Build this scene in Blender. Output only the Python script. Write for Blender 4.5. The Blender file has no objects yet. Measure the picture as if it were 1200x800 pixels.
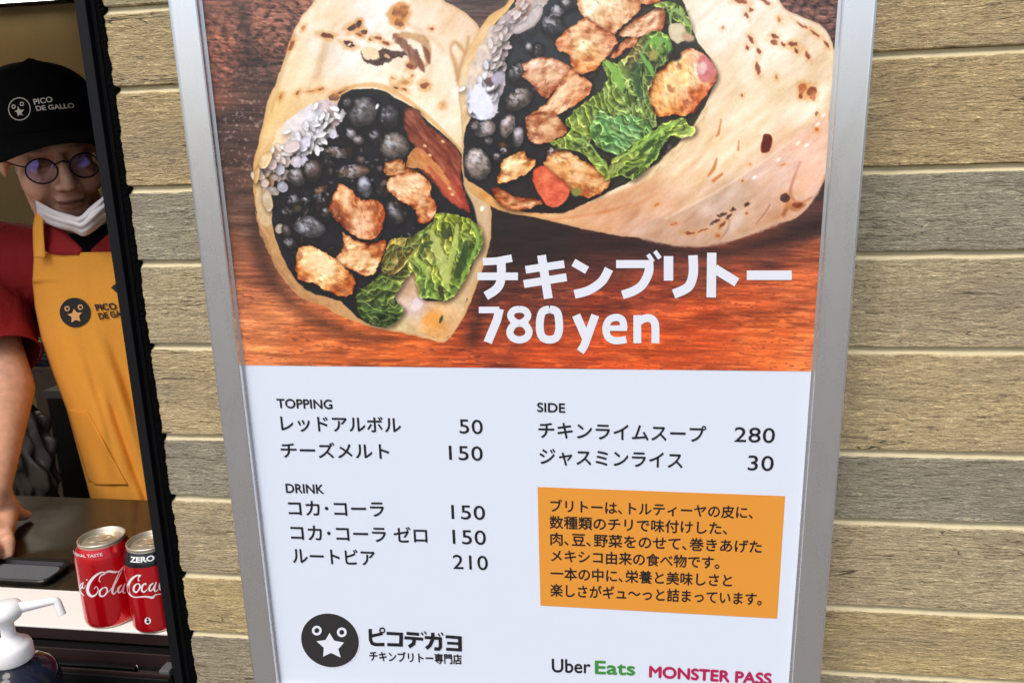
import bpy, bmesh, math, random
import numpy as np
from mathutils import Vector, Matrix
from mathutils.bvhtree import BVHTree
S = bpy.context.scene; COL = S.collection
# ---------------------------------------------------------------- camera (measured from the photograph's straight lines)
F = 860.0; WALL = 0.71; EYE = 1.60            # focal length in photo pixels, metres camera-wall, metres above ground
def rot(a):
    cx, sx = math.cos(a[0]), math.sin(a[0]); cy, sy = math.cos(a[1]), math.sin(a[1]); cz, sz = math.cos(a[2]), math.sin(a[2])
    return (np.array([[1, 0, 0], [0, cx, -sx], [0, sx, cx]])@np.array([[cy, 0, sy], [0, 1, 0], [-sy, 0, cy]])@np.array([[cz, -sz, 0], [sz, cz, 0], [0, 0, 1]]))
RM = rot([0.22685920639542342, 0.1325605326410335, -0.026544224381476078])
RP = rot([0.01371676209010294, 0.001098450060540256, 0.0018283811575732643])     # the sign leans a little against the wall
def W(p): return Vector((p[0], p[2]-WALL, EYE-p[1]))                              # wall frame (right, down, deep) -> world
def ray(px, py): return RM.T@np.array([(px-600)/F, (py-400)/F, 1.0])
def at(px, py, d): v = ray(px, py); return v*(d/v[2])
def atY(px, py, Y): v = ray(px, py); return v*(Y/v[1])
PD = 0.63
def pl(px, py, lift=0.0):                                                         # point of the sign's sheet, in the sign's own axes
    v = RP.T@ray(px, py); v = v*(PD/v[2]); return (v[0], v[1], PD-lift)
def PW(q): return W(RP@np.array(q))
def sp(px, py, lift=0.0): return PW(pl(px, py, lift))
def pix(p): q = RM@np.array(p); return (600+F*q[0]/q[2], 400+F*q[1]/q[2])
cam = bpy.data.objects.new('camera', bpy.data.cameras.new('camera')); COL.objects.link(cam); S.camera = cam
X_, Y_, Z_ = [Vector((v[0], v[2], -v[1])) for v in (RM[0], RM[1], RM[2])]          # rows: camera right, down, forward
m = Matrix((X_, -Y_, -Z_)).transposed().to_4x4(); m.translation = W((0, 0, 0)); cam.matrix_world = m
cam.data.sensor_width = 36; cam.data.lens = 36*F/1200; cam.data.clip_start = .01; cam.data.clip_end = 2000
# ---------------------------------------------------------------- light
SUN_EL, SUN_AZ = math.radians(58), math.radians(200)     # azimuth clockwise from +Y
w = bpy.data.worlds.new('World'); S.world = w; w.use_nodes = True; nt = w.node_tree
sky = nt.nodes.new('ShaderNodeTexSky'); sky.sky_type = 'NISHITA'; sky.sun_disc = False; sky.sun_elevation = SUN_EL; sky.sun_rotation = SUN_AZ; sky.air_density = 1.0; sky.dust_density = 4.0
nt.links.new(sky.outputs[0], nt.nodes['Background'].inputs[0]); nt.nodes['Background'].inputs[1].default_value = 0.13
ld = bpy.data.lights.new('sun', 'SUN'); ld.energy = 1.4; ld.angle = math.radians(24); ld.color = (1, .95, .88)
sun = bpy.data.objects.new('sun', ld); COL.objects.link(sun)
sd = Vector((math.sin(SUN_AZ)*math.cos(SUN_EL), math.cos(SUN_AZ)*math.cos(SUN_EL), math.sin(SUN_EL)))
sun.rotation_euler = sd.to_track_quat('Z', 'Y').to_euler(); sun.location = (0, -3, 6)
S.view_settings.view_transform = 'Standard'; S.view_settings.look = 'None'; S.view_settings.exposure = 0.47; S.view_settings.gamma = 1
random.seed(4)
# ---------------------------------------------------------------- materials
def lin(c):
    return tuple((v/255/12.92 if v/255 <= .04045 else ((v/255+.055)/1.055)**2.4) for v in c)
def mat(name, rgb, rough=.6, metal=0, spec=.5, **k):
    m = bpy.data.materials.new(name); m.use_nodes = True; b = m.node_tree.nodes['Principled BSDF']
    c = lin(rgb) if max(rgb) > 1 else rgb
    b.inputs['Base Color'].default_value = (*c, 1); b.inputs['Roughness'].default_value = rough; b.inputs['Metallic'].default_value = metal; b.inputs['Specular IOR Level'].default_value = spec
    for kk, v in k.items(): b.inputs[kk.replace('_', ' ')].default_value = v
    return m
def N(m, t, **k):
    n = m.node_tree.nodes.new(t)
    for a, v in k.items():
        if a in n.inputs: n.inputs[a].default_value = v
        else: setattr(n, a, v)
    return n
def L(m, a, b): m.node_tree.links.new(a, b)
def coords(m, scale=(1, 1, 1), obj=True):
    tc = N(m, 'ShaderNodeTexCoord'); mp = N(m, 'ShaderNodeMapping'); mp.inputs['Scale'].default_value = scale
    L(m, tc.outputs['Object' if obj else 'Generated'], mp.inputs[0]); return mp.outputs[0]
def noise(m, vec, scale, detail=4, rough=.6, dist=0, wout=None):
    n = N(m, 'ShaderNodeTexNoise'); n.inputs['Scale'].default_value = scale; n.inputs['Detail'].default_value = detail; n.inputs['Roughness'].default_value = rough; n.inputs['Distortion'].default_value = dist
    L(m, vec, n.inputs['Vector'])
    if wout is not None: n.noise_dimensions = '4D'; L(m, wout, n.inputs['W'])
    return n.outputs[0]
def ramp(m, fac, stops):
    r = N(m, 'ShaderNodeValToRGB'); e = r.color_ramp.elements
    while len(e) < len(stops): e.new(.5)
    for el, (p, c) in zip(e, stops): el.position = p; el.color = (*c, 1) if len(c) == 3 else c
    L(m, fac, r.inputs[0]); return r.outputs[0]
def mixc(m, fac, a, b, mode='MIX'):
    n = N(m, 'ShaderNodeMix', data_type='RGBA', blend_type=mode)
    for s, v in ((0, fac), (6, a), (7, b)):
        if isinstance(v, (int, float)): n.inputs[s].default_value = v
        elif isinstance(v, tuple): n.inputs[s].default_value = (*v, 1)
        else: L(m, v, n.inputs[s])
    return n.outputs[2]
def math_(m, op, a, b=None):
    n = N(m, 'ShaderNodeMath', operation=op)
    for s, v in ((0, a), (1, b)):
        if v is None: continue
        if isinstance(v, (int, float)): n.inputs[s].default_value = v
        else: L(m, v, n.inputs[s])
    return n.outputs[0]
def bump(m, h, strength, dist, prev=None):
    b = N(m, 'ShaderNodeBump'); b.inputs['Strength'].default_value = strength; b.inputs['Distance'].default_value = dist; L(m, h, b.inputs['Height'])
    if prev is not None: L(m, prev, b.inputs['Normal'])
    return b.outputs[0]
def B(m): return m.node_tree.nodes['Principled BSDF'].inputs
def grainy(name, rgb, amp=.25, scale=60, rough=.7, bs=.3, bd=.001, **k):            # a plain material with mottling and fine relief
    m = mat(name, rgb, rough, **k); c = lin(rgb) if max(rgb) > 1 else rgb; v = coords(m)
    n = noise(m, v, scale, 5); L(m, ramp(m, n, [(.25, tuple(x*(1-amp) for x in c)), (.75, tuple(min(1, x*(1+amp)) for x in c))]), B(m)['Base Color'])
    if bs: L(m, bump(m, noise(m, v, scale*3, 3), bs, bd), B(m)['Normal'])
    return m
def plank_material():
    m = mat('plank_wood', (.4, .33, .22), .62, spec=.35)
    oi = N(m, 'ShaderNodeObjectInfo'); rnd = math_(m, 'MULTIPLY', oi.outputs['Random'], 40)
    v = coords(m, (13, 1, 105)); v2 = coords(m, (70, 1, 230)); v3 = coords(m, (2.2, 1, 26)); v4 = coords(m, (150, 90, 300))
    big = noise(m, coords(m, (3, 1, 12)), 1.6, 3, .5, 0, rnd); str_ = noise(m, v, 3, 6, .66, 1.1, rnd); fine = noise(m, v2, 2.4, 5, .62, 1.3, rnd); pit = noise(m, v4, 2.4, 4, .6, 0, rnd)
    wave = noise(m, v3, 2.5, 2, .5, 1.6, rnd); band = math_(m, 'FRACT', math_(m, 'MULTIPLY', wave, 7))
    crack = ramp(m, math_(m, 'ABSOLUTE', math_(m, 'SUBTRACT', noise(m, coords(m, (2.6, 1, 34)), 2.2, 3, .5, .9, rnd), .5)), [(0, (1, 1, 1)), (.0075, (0, 0, 0))])
    cmask = ramp(m, noise(m, coords(m, (4, 1, 9)), 2.2, 2, .5, 0, rnd), [(.50, (0, 0, 0)), (.58, (1, 1, 1))]); crack = mixc(m, 1.0, crack, cmask, 'MULTIPLY')
    f = math_(m, 'ADD', math_(m, 'MULTIPLY', str_, .5), math_(m, 'MULTIPLY', fine, .5))
    tone = ramp(m, f, [(.36, (.26, .23, .20)), (.42, (.70, .67, .62)), (.48, (1.02, 1.0, .97)), (.55, (1.22, 1.21, 1.18)), (.61, (1.85, 1.84, 1.76))])  # wood grain tones; the palest streaks also paint lit ridges into the colour
    c = mixc(m, 1.0, oi.outputs['Color'], tone, 'MULTIPLY')
    c = mixc(m, ramp(m, big, [(.45, (0, 0, 0)), (.7, (.45, .45, .45))]), c, (.30, .26, .20)); c = mixc(m, ramp(m, pit, [(.60, (0, 0, 0)), (.72, (.4, .4, .4))]), c, (.12, .09, .06))
    c = mixc(m, crack, c, (.06, .045, .03)); L(m, c, B(m)['Base Color'])
    h = math_(m, 'ADD', math_(m, 'MULTIPLY', str_, .9), math_(m, 'ADD', math_(m, 'MULTIPLY', fine, 1.0), math_(m, 'MULTIPLY', pit, .5))); h = math_(m, 'SUBTRACT', h, math_(m, 'MULTIPLY', crack, .55))
    L(m, bump(m, h, 1.0, .0046), B(m)['Normal']); return m
# ---------------------------------------------------------------- mesh helpers
def link(name, me, parent=None, m=None, smooth=False, **props):
    o = bpy.data.objects.new(name, me); COL.objects.link(o)
    if m is not None and not me.materials: me.materials.append(m)
    if parent is not None: o.parent = parent; o.matrix_parent_inverse = parent.matrix_world.inverted()
    if smooth: me.polygons.foreach_set('use_smooth', [True]*len(me.polygons))
    for k, v in props.items(): o[k] = v
    return o
def thing(name, label, cat, loc=(0, 0, 0), group=None):
    o = bpy.data.objects.new(name, None); COL.objects.link(o); o.location = loc; o.empty_display_size = .05; o['label'] = label; o['category'] = cat
    if group: o['group'] = group
    bpy.context.view_layer.update(); return o
def tag(o, label, cat, group=None):
    o['label'] = label; o['category'] = cat
    if group: o['group'] = group
    return o
def mesh(name, V, Fc): me = bpy.data.meshes.new(name); me.from_pydata([tuple(v) for v in V], [], Fc); me.update(); return me
def bmdone(bm, name='m'): me = bpy.data.meshes.new(name); bm.normal_update(); bm.to_mesh(me); bm.free(); return me
def box(x0, x1, y0, y1, z0, z1, bev=0, seg=2):                                     # world axes
    bm = bmesh.new(); bmesh.ops.create_cube(bm, size=1)
    for v in bm.verts: v.co = Vector((x0+(v.co.x+.5)*(x1-x0), y0+(v.co.y+.5)*(y1-y0), z0+(v.co.z+.5)*(z1-z0)))
    if bev: bmesh.ops.bevel(bm, geom=bm.edges[:], offset=bev, segments=seg, affect='EDGES', profile=.5)
    return bmdone(bm)
def tube(pts, r, n=10, cap=True):
    V, Fc = [], []; P = [Vector(p) for p in pts]; R = r if isinstance(r, (list, tuple)) else [r]*len(P); up = None
    for i, p in enumerate(P):
        t = (P[min(i+1, len(P)-1)]-P[max(i-1, 0)]).normalized()
        if up is None: up = t.orthogonal().normalized()
        up = (up-t*up.dot(t)).normalized(); s = t.cross(up)
        for k in range(n): a = 2*math.pi*k/n; V.append(p+(up*math.cos(a)+s*math.sin(a))*R[i])
    for i in range(len(P)-1):
        for k in range(n): Fc.append((i*n+k, i*n+(k+1) % n, (i+1)*n+(k+1) % n, (i+1)*n+k))
    if cap: Fc += [tuple(range(n))[::-1], tuple((len(P)-1)*n+k for k in range(n))]
    return mesh('tube', V, Fc)
def curve(pts, k=6):
    P = [Vector(p) for p in pts]; out = []
    for i in range(len(P)-1):
        a, b, c, d = P[max(i-1, 0)], P[i], P[i+1], P[min(i+2, len(P)-1)]
        for j in range(k): t = j/k; out.append(.5*((2*b)+(-a+c)*t+(2*a-5*b+4*c-d)*t*t+(-a+3*b-3*c+d)*t**3))
    out.append(P[-1]); return out
def lathe(prof, n=48, base=(0, 0, 0)):                                              # prof: (r, z)
    V, Fc = [], []
    for r, z in prof:
        for k in range(n): a = 2*math.pi*k/n; V.append((base[0]+r*math.cos(a), base[1]+r*math.sin(a), base[2]+z))
    for i in range(len(prof)-1):
        for k in range(n): Fc.append((i*n+k, i*n+(k+1) % n, (i+1)*n+(k+1) % n, (i+1)*n+k))
    return mesh('lathe', V, Fc)
def sheet(fn, nu, nv, thick=0):                                                     # fn(u,v) -> world point
    V = [fn(i/nu, j/nv) for j in range(nv+1) for i in range(nu+1)]
    Fc = [(j*(nu+1)+i, j*(nu+1)+i+1, (j+1)*(nu+1)+i+1, (j+1)*(nu+1)+i) for j in range(nv) for i in range(nu)]
    me = mesh('sheet', V, Fc)
    if thick:
        bm = bmesh.new(); bm.from_mesh(me); bm.normal_update(); bmesh.ops.solidify(bm, geom=bm.faces[:], thickness=thick); bm.to_mesh(me); bm.free()
    return me
def fused(blobs, voxel, smooth=4, name='body'):
    """one continuous surface grown from tapering capsules and ellipsoids: ('c', a, b, ra, rb) or ('e', centre, axes 3x3)"""
    bm = bmesh.new()
    for b in blobs:
        if b[0] == 'e':
            M = Matrix(b[2]).transposed().to_4x4(); M.translation = Vector(b[1]); bmesh.ops.create_uvsphere(bm, u_segments=24, v_segments=14, radius=1, matrix=M)
        else:
            a, c = Vector(b[1]), Vector(b[2]); d = c-a
            for p, r in ((a, b[3]), (c, b[4])): bmesh.ops.create_uvsphere(bm, u_segments=16, v_segments=10, radius=1, matrix=Matrix.Translation(p)@Matrix.Scale(r, 4))
            M = Matrix.Translation((a+c)/2)@d.to_track_quat('Z', 'Y').to_matrix().to_4x4(); bmesh.ops.create_cone(bm, cap_ends=True, segments=20, radius1=b[3], radius2=b[4], depth=d.length, matrix=M)
    me = bmdone(bm); o = bpy.data.objects.new('tmp', me); COL.objects.link(o)
    r = o.modifiers.new('r', 'REMESH'); r.mode = 'VOXEL'; r.voxel_size = voxel; s = o.modifiers.new('s', 'SMOOTH'); s.factor = .5; s.iterations = smooth
    dg = bpy.context.evaluated_depsgraph_get(); dg.update(); out = bpy.data.meshes.new_from_object(o.evaluated_get(dg)); bpy.data.objects.remove(o); out.name = name
    out.polygons.foreach_set('use_smooth', [True]*len(out.polygons)); return out
_tx = {}
def text2d(s, bold=0.0, res=6, spacing=1.0):
    key = (s, bold, spacing)
    if key not in _tx:
        c = bpy.data.curves.new('t', 'FONT'); c.body = s; c.offset = bold; c.resolution_u = res; c.space_character = spacing
        o = bpy.data.objects.new('t', c); COL.objects.link(o); dg = bpy.context.evaluated_depsgraph_get(); dg.update()
        me = bpy.data.meshes.new_from_object(o.evaluated_get(dg)); bpy.data.objects.remove(o); bpy.data.curves.remove(c)
        V = np.array([(v.co.x, v.co.y) for v in me.vertices]); a, b = V.min(0), V.max(0)
        _tx[key] = ((V-a)/(b-a), [tuple(p.vertices) for p in me.polygons]); bpy.data.meshes.remove(me)
    return _tx[key]
def ribbon(P, k=5):
    """outline quads of a pen stroke; P: (x, y, width)"""
    Q = curve([(p[0], p[1], p[2]) for p in P], k) if k > 1 else [Vector(p) for p in P]; V = []
    for i, q in enumerate(Q):
        d = Q[min(i+1, len(Q)-1)]-Q[max(i-1, 0)]; n = Vector((-d.y, d.x)).normalized(); V += [(q.x+n.x*q.z/2, q.y+n.y*q.z/2), (q.x-n.x*q.z/2, q.y-n.y*q.z/2)]
    return V, [(2*i, 2*i+1, 2*i+3, 2*i+2) for i in range(len(Q)-1)]
def mitre(P, wd):
    """constant-width stroke with sharp joints"""
    P = [Vector(p) for p in P]; V = []
    for i, p in enumerate(P):
        a = (p-P[i-1]).normalized() if i else None; b = (P[i+1]-p).normalized() if i < len(P)-1 else None; a = a or b; b = b or a
        n = Vector((-a.y-b.y, a.x+b.x)).normalized(); s = 1/max(.4, n.dot(Vector((-a.y, a.x)))); V += [tuple(p+n*wd/2*s), tuple(p-n*wd/2*s)]
    return V, [(2*i, 2*i+1, 2*i+3, 2*i+2) for i in range(len(P)-1)]
def star(cx, cy, R, r=None, a0=0): r = r or R*.44; return [(cx+(R if k % 2 == 0 else r)*math.sin(a0+math.pi*k/5), cy-(R if k % 2 == 0 else r)*math.cos(a0+math.pi*k/5)) for k in range(10)]
def disc(cx, cy, rx, ry=None, n=40, a=0):
    ry = ry or rx; return [(cx+rx*math.cos(t)*math.cos(a)-ry*math.sin(t)*math.sin(a), cy+rx*math.cos(t)*math.sin(a)+ry*math.sin(t)*math.cos(a)) for t in [2*math.pi*k/n for k in range(n)]]
# ---------------------------------------------------------------- the print on the poster, painted in numpy
class Print:
    SS = 2.0; X0, Y0, X1, Y1 = 222., -150., 1004., 446.
    def __init__(s):
        s.w = int((s.X1-s.X0)*s.SS); s.h = int((s.Y1-s.Y0)*s.SS)
        s.img = np.zeros((s.h, s.w, 3)); s.rng = np.random.RandomState(7); s.tab = s.rng.rand(256, 256)
        s.n = 0
    def grid(s, x0, y0, x1, y1):
        i0 = max(0, int((x0-s.X0)*s.SS)); i1 = min(s.w, int((x1-s.X0)*s.SS)+1)
        j0 = max(0, int((y0-s.Y0)*s.SS)); j1 = min(s.h, int((y1-s.Y0)*s.SS)+1)
        if i1 <= i0 or j1 <= j0: return None
        X, Y = np.meshgrid(s.X0+(np.arange(i0, i1)+.5)/s.SS, s.Y0+(np.arange(j0, j1)+.5)/s.SS)
        return X, Y, (slice(j0, j1), slice(i0, i1))
    def vn(s, x, y, seed=0):
        x = x+seed*17.3; y = y+seed*31.7
        xi = np.floor(x).astype(int); yi = np.floor(y).astype(int); fx = x-xi; fy = y-yi
        fx = fx*fx*(3-2*fx); fy = fy*fy*(3-2*fy); t = s.tab
        a = t[yi & 255, xi & 255]; b = t[yi & 255, (xi+1) & 255]; c = t[(yi+1) & 255, xi & 255]; d = t[(yi+1) & 255, (xi+1) & 255]
        return (a*(1-fx)+b*fx)*(1-fy)+(c*(1-fx)+d*fx)*fy
    def fbm(s, X, Y, sx, sy, ang=0, seed=0, o=4):
        ca, sa = math.cos(math.radians(ang)), math.sin(math.radians(ang))
        u = (X*ca+Y*sa)/sx; v = (-X*sa+Y*ca)/sy; r = 0; a = .5; t = 0
        for k in range(o):
            r = r+a*s.vn(u, v, seed+k*3); t += a; a *= .55; u = u*2.03+5.1; v = v*2.03+9.7
        return r/t
    @staticmethod
    def ss(a, b, t):
        t = np.clip((t-a)/(b-a), 0, 1); return t*t*(3-2*t)
    @staticmethod
    def smooth(P, k=5):
        P = np.array(P, float); n = len(P); out = []
        for i in range(n):
            a, b, c, d = P[i-1], P[i], P[(i+1) % n], P[(i+2) % n]
            for j in range(k):
                t = j/k; out.append(.5*((2*b)+(-a+c)*t+(2*a-5*b+4*c-d)*t*t+(-a+3*b-3*c+d)*t**3))
        return np.array(out)
    def sdf(s, P, X, Y):
        dmin = np.full(X.shape, 1e9); ins = np.zeros(X.shape, bool); n = len(P)
        for i in range(n):
            ax, ay = P[i]; bx, by = P[(i+1) % n]; ex, ey = bx-ax, by-ay; L = ex*ex+ey*ey+1e-9
            t = np.clip(((X-ax)*ex+(Y-ay)*ey)/L, 0, 1)
            dmin = np.minimum(dmin, (X-ax-t*ex)**2+(Y-ay-t*ey)**2)
            if ay != by:
                c = ((ay > Y) != (by > Y)) & (X < (bx-ax)*(Y-ay)/(by-ay)+ax); ins ^= c
        d = np.sqrt(dmin); return np.where(ins, d, -d)
    def field(s, pts, X, Y, p=3.0):
        if not isinstance(pts, list): return np.broadcast_to(np.array(pts, float), X.shape+(3,)).copy()
        W = 0; C = 0
        for x, y, c in pts:
            w = 1/(((X-x)**2+(Y-y)**2)+20)**(p/2); W = W+w; C = C+w[..., None]*np.array(c, float)
        return C/W[..., None]
    def put(s, sl, col, a):
        s.img[sl] = s.img[sl]*(1-a[..., None])+np.clip(col, 0, 255)*a[..., None]
    def shape(s, P, col, k=4, rough=0, rs=5, tex=0, tsx=6, tsy=6, ang=0, rim=None, soft=.7, alpha=1, style=None, light=None, seed=None, bev=0, bw=4., drop=0):
        s.n += 1; seed = s.n if seed is None else seed
        P = s.smooth(P, k) if k > 1 else np.array(P, float)
        m = 3+rough+soft
        g = s.grid(P[:, 0].min()-m, P[:, 1].min()-m, P[:, 0].max()+m, P[:, 1].max()+m)
        if g is None: return
        X, Y, sl = g; Xq, Yq = X, Y
        if rough:
            Xq = X+(s.fbm(X, Y, rs, rs, 0, seed+50)-.5)*2*rough; Yq = Y+(s.fbm(X, Y, rs, rs, 0, seed+80)-.5)*2*rough
        d = s.sdf(P, Xq, Yq); a = s.ss(-soft, soft, d)*alpha
        if drop:
            D = s.grid(P[:, 0].min()-8, P[:, 1].min()-8, P[:, 0].max()+10, P[:, 1].max()+10)
            if D is not None: dd = s.sdf(P, D[0]-1.6, D[1]-2.2); s.put(D[2], np.zeros(D[0].shape+(3,))+np.array([14., 9, 8]), s.ss(-5.5, 3, dd)*drop)
        c = s.field(col, X, Y)
        if style == 'chicken':
            n1 = s.fbm(X, Y, 18, 9, ang, seed, 2); n2 = s.fbm(X, Y, 9, 2.6, ang, seed+9, 3); n3 = s.fbm(X, Y, 22, 22, 0, seed+5, 2)
            v = (n3-.45)*.9+(n1-.5)*.35+(n2-.5)*.26
            rr_ = np.random.RandomState(seed*7+1); cx_, cy_ = P[:, 0].mean(), P[:, 1].mean(); sz = max(np.ptp(P[:, 0]), np.ptp(P[:, 1]))
            for _ in range(4):
                th = rr_.rand()*6.28; o_ = (rr_.rand()-.5)*sz*.5; u_ = (X-cx_)*math.cos(th)+(Y-cy_)*math.sin(th)-o_+9*(n1-.5); sd_ = 1 if math.cos(th)*-.5+math.sin(th)*-.8 > 0 else -1
                v = v+sd_*.17*s.ss(-1.6, 1.6, u_)-sd_*.085+.10*np.exp(-(u_/1.3)**2)*(sd_ > 0)
            c = c+np.array([58., 78, 84])*v[..., None]+np.array([20., 17, 8])
            br = s.ss(.60, .40, n1)*s.ss(.62, .40, n3); c = c-np.array([50., 60, 58])*br[..., None]*.38
            t = s.ss(0, 4.5, d-2.5*(n2-.5)); c = c-np.array([44., 62, 62])*(1-t[..., None])*.75
            fr = s.ss(.045, .0, np.abs(s.fbm(X, Y, 17, 10, ang+20, seed+33, 3)-.5)); c = c-np.array([60., 66, 60])*fr[..., None]*.28
            gx = s.fbm(X-1.4, Y-1.4, 10, 7, ang, seed+21, 2)-s.fbm(X+1.4, Y+1.4, 10, 7, ang, seed+21, 2); c = c+gx[..., None]*120
        elif style == 'lettuce':
            n = s.fbm(X, Y, 12, 8, ang, seed, 3); r = 1-np.abs(s.fbm(X, Y, 26, 10, ang, seed+4, 2)-.5)*9
            c = c*(.72+.56*n[..., None]); c = c+np.array([46., 42, 26])*np.clip(r, 0, 1)[..., None]*.55
            aa = math.radians(ang+90); u_ = (X*math.cos(aa)+Y*math.sin(aa))/11.+2.6*s.fbm(X, Y, 24, 24, 0, seed+31, 2)+1.0*s.fbm(X, Y, 8, 8, 0, seed+37, 2); sw = u_-np.floor(u_)
            c = c*(.68+.56*sw[..., None]**1.3)+np.array([14., 6, 2])+np.array([50., 44, 28])*s.ss(.80, .93, sw)[..., None]*s.ss(1.0, .95, sw)[..., None]
            e = s.ss(2.6, .6, d)*s.ss(.42, .6, n); c = c+np.array([44., 42, 24])*e[..., None]
            gx = s.fbm(X-1.5, Y-1, 8, 8, ang, seed+21, 3)-s.fbm(X+1.5, Y+1, 8, 8, ang, seed+21, 3); c = c+gx[..., None]*120
        elif style == 'bean':
            n = s.fbm(X, Y, 6, 4, 30, seed, 3); c = c*(.40+.86*n[..., None])+np.array([10., 4, 0]); c = c*(1.25-.5*s.ss(P[:, 1].min(), P[:, 1].max(), Y))[..., None]; t = s.ss(0, 6, d); c = c*(.5+.5*t[..., None])
        if bev:
            gy_, gx_ = np.gradient(d); sh = -(gx_*-.55+gy_*-.83)*s.SS; c = c+(sh*s.ss(bw, 0, d))[..., None]*-bev
        if tex:
            c = c+((s.fbm(X, Y, tsx, tsy, ang, seed, 4)-.5)*2*tex)[..., None]*np.array([1, 1, .95])
        if rim:
            w, rc, ra = rim; t = (1-s.ss(0, w, d))*ra; c = c*(1-t[..., None])+np.array(rc, float)*t[..., None]
        if light:
            lx, ly, lr, lc, la = light; t = np.exp(-(((X-lx)**2+(Y-ly)**2)/lr**2))*la
            if style == 'bean': t = t*(.35+1.4*s.ss(.38, .62, s.fbm(X, Y, 4.5, 3, 40, seed+61, 3)))
            c = c*(1-t[..., None])+np.array(lc, float)*t[..., None]
        s.put(sl, c, a)
    def shape_mask(s, P):
        X, Y, sl = s.grid(s.X0, s.Y0, s.X1, s.Y1); return s.ss(-1, 6, s.sdf(np.array(P, float), X, Y))[..., None]
    def ell(s, cx, cy, rx, ry, ang, col, **kw):
        t = np.linspace(0, 2*math.pi, 11)[:-1]; ca, sa = math.cos(math.radians(ang)), math.sin(math.radians(ang))
        j = 1+(s.rng.rand(10)-.5)*kw.pop('jit', .14)
        P = [(cx+rx*j[i]*math.cos(q)*ca-ry*j[i]*math.sin(q)*sa, cy+rx*j[i]*math.cos(q)*sa+ry*j[i]*math.sin(q)*ca) for i, q in enumerate(t)]
        s.shape(P, col, k=3, **kw)
    def stroke(s, pts, col, soft=.6, alpha=1, k=5):      # pts: (x, y, width)
        P = np.array(pts, float); n = len(P); Q = []
        for i in range(n-1):
            a, b, c, d = P[max(i-1, 0)], P[i], P[i+1], P[min(i+2, n-1)]
            for j in range(k):
                t = j/k; Q.append(.5*((2*b)+(-a+c)*t+(2*a-5*b+4*c-d)*t*t+(-a+3*b-3*c+d)*t**3))
        Q.append(P[-1]); Q = np.array(Q); m = Q[:, 2].max()+2
        g = s.grid(Q[:, 0].min()-m, Q[:, 1].min()-m, Q[:, 0].max()+m, Q[:, 1].max()+m)
        if g is None: return
        X, Y, sl = g; best = np.full(X.shape, -1e9)
        for i in range(len(Q)-1):
            ax, ay, aw = Q[i]; bx, by, bw = Q[i+1]; ex, ey = bx-ax, by-ay
            t = np.clip(((X-ax)*ex+(Y-ay)*ey)/(ex*ex+ey*ey+1e-9), 0, 1)
            best = np.maximum(best, (aw+(bw-aw)*t)/2-np.hypot(X-ax-t*ex, Y-ay-t*ey))
        s.put(sl, s.field(col, X, Y), s.ss(-soft, soft, best)*alpha)
    def shade(s, P, col, soft, alpha, k=4):              # broad soft tone printed in the photograph
        s.shape(P, col, k=k, soft=soft, alpha=alpha)

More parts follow.
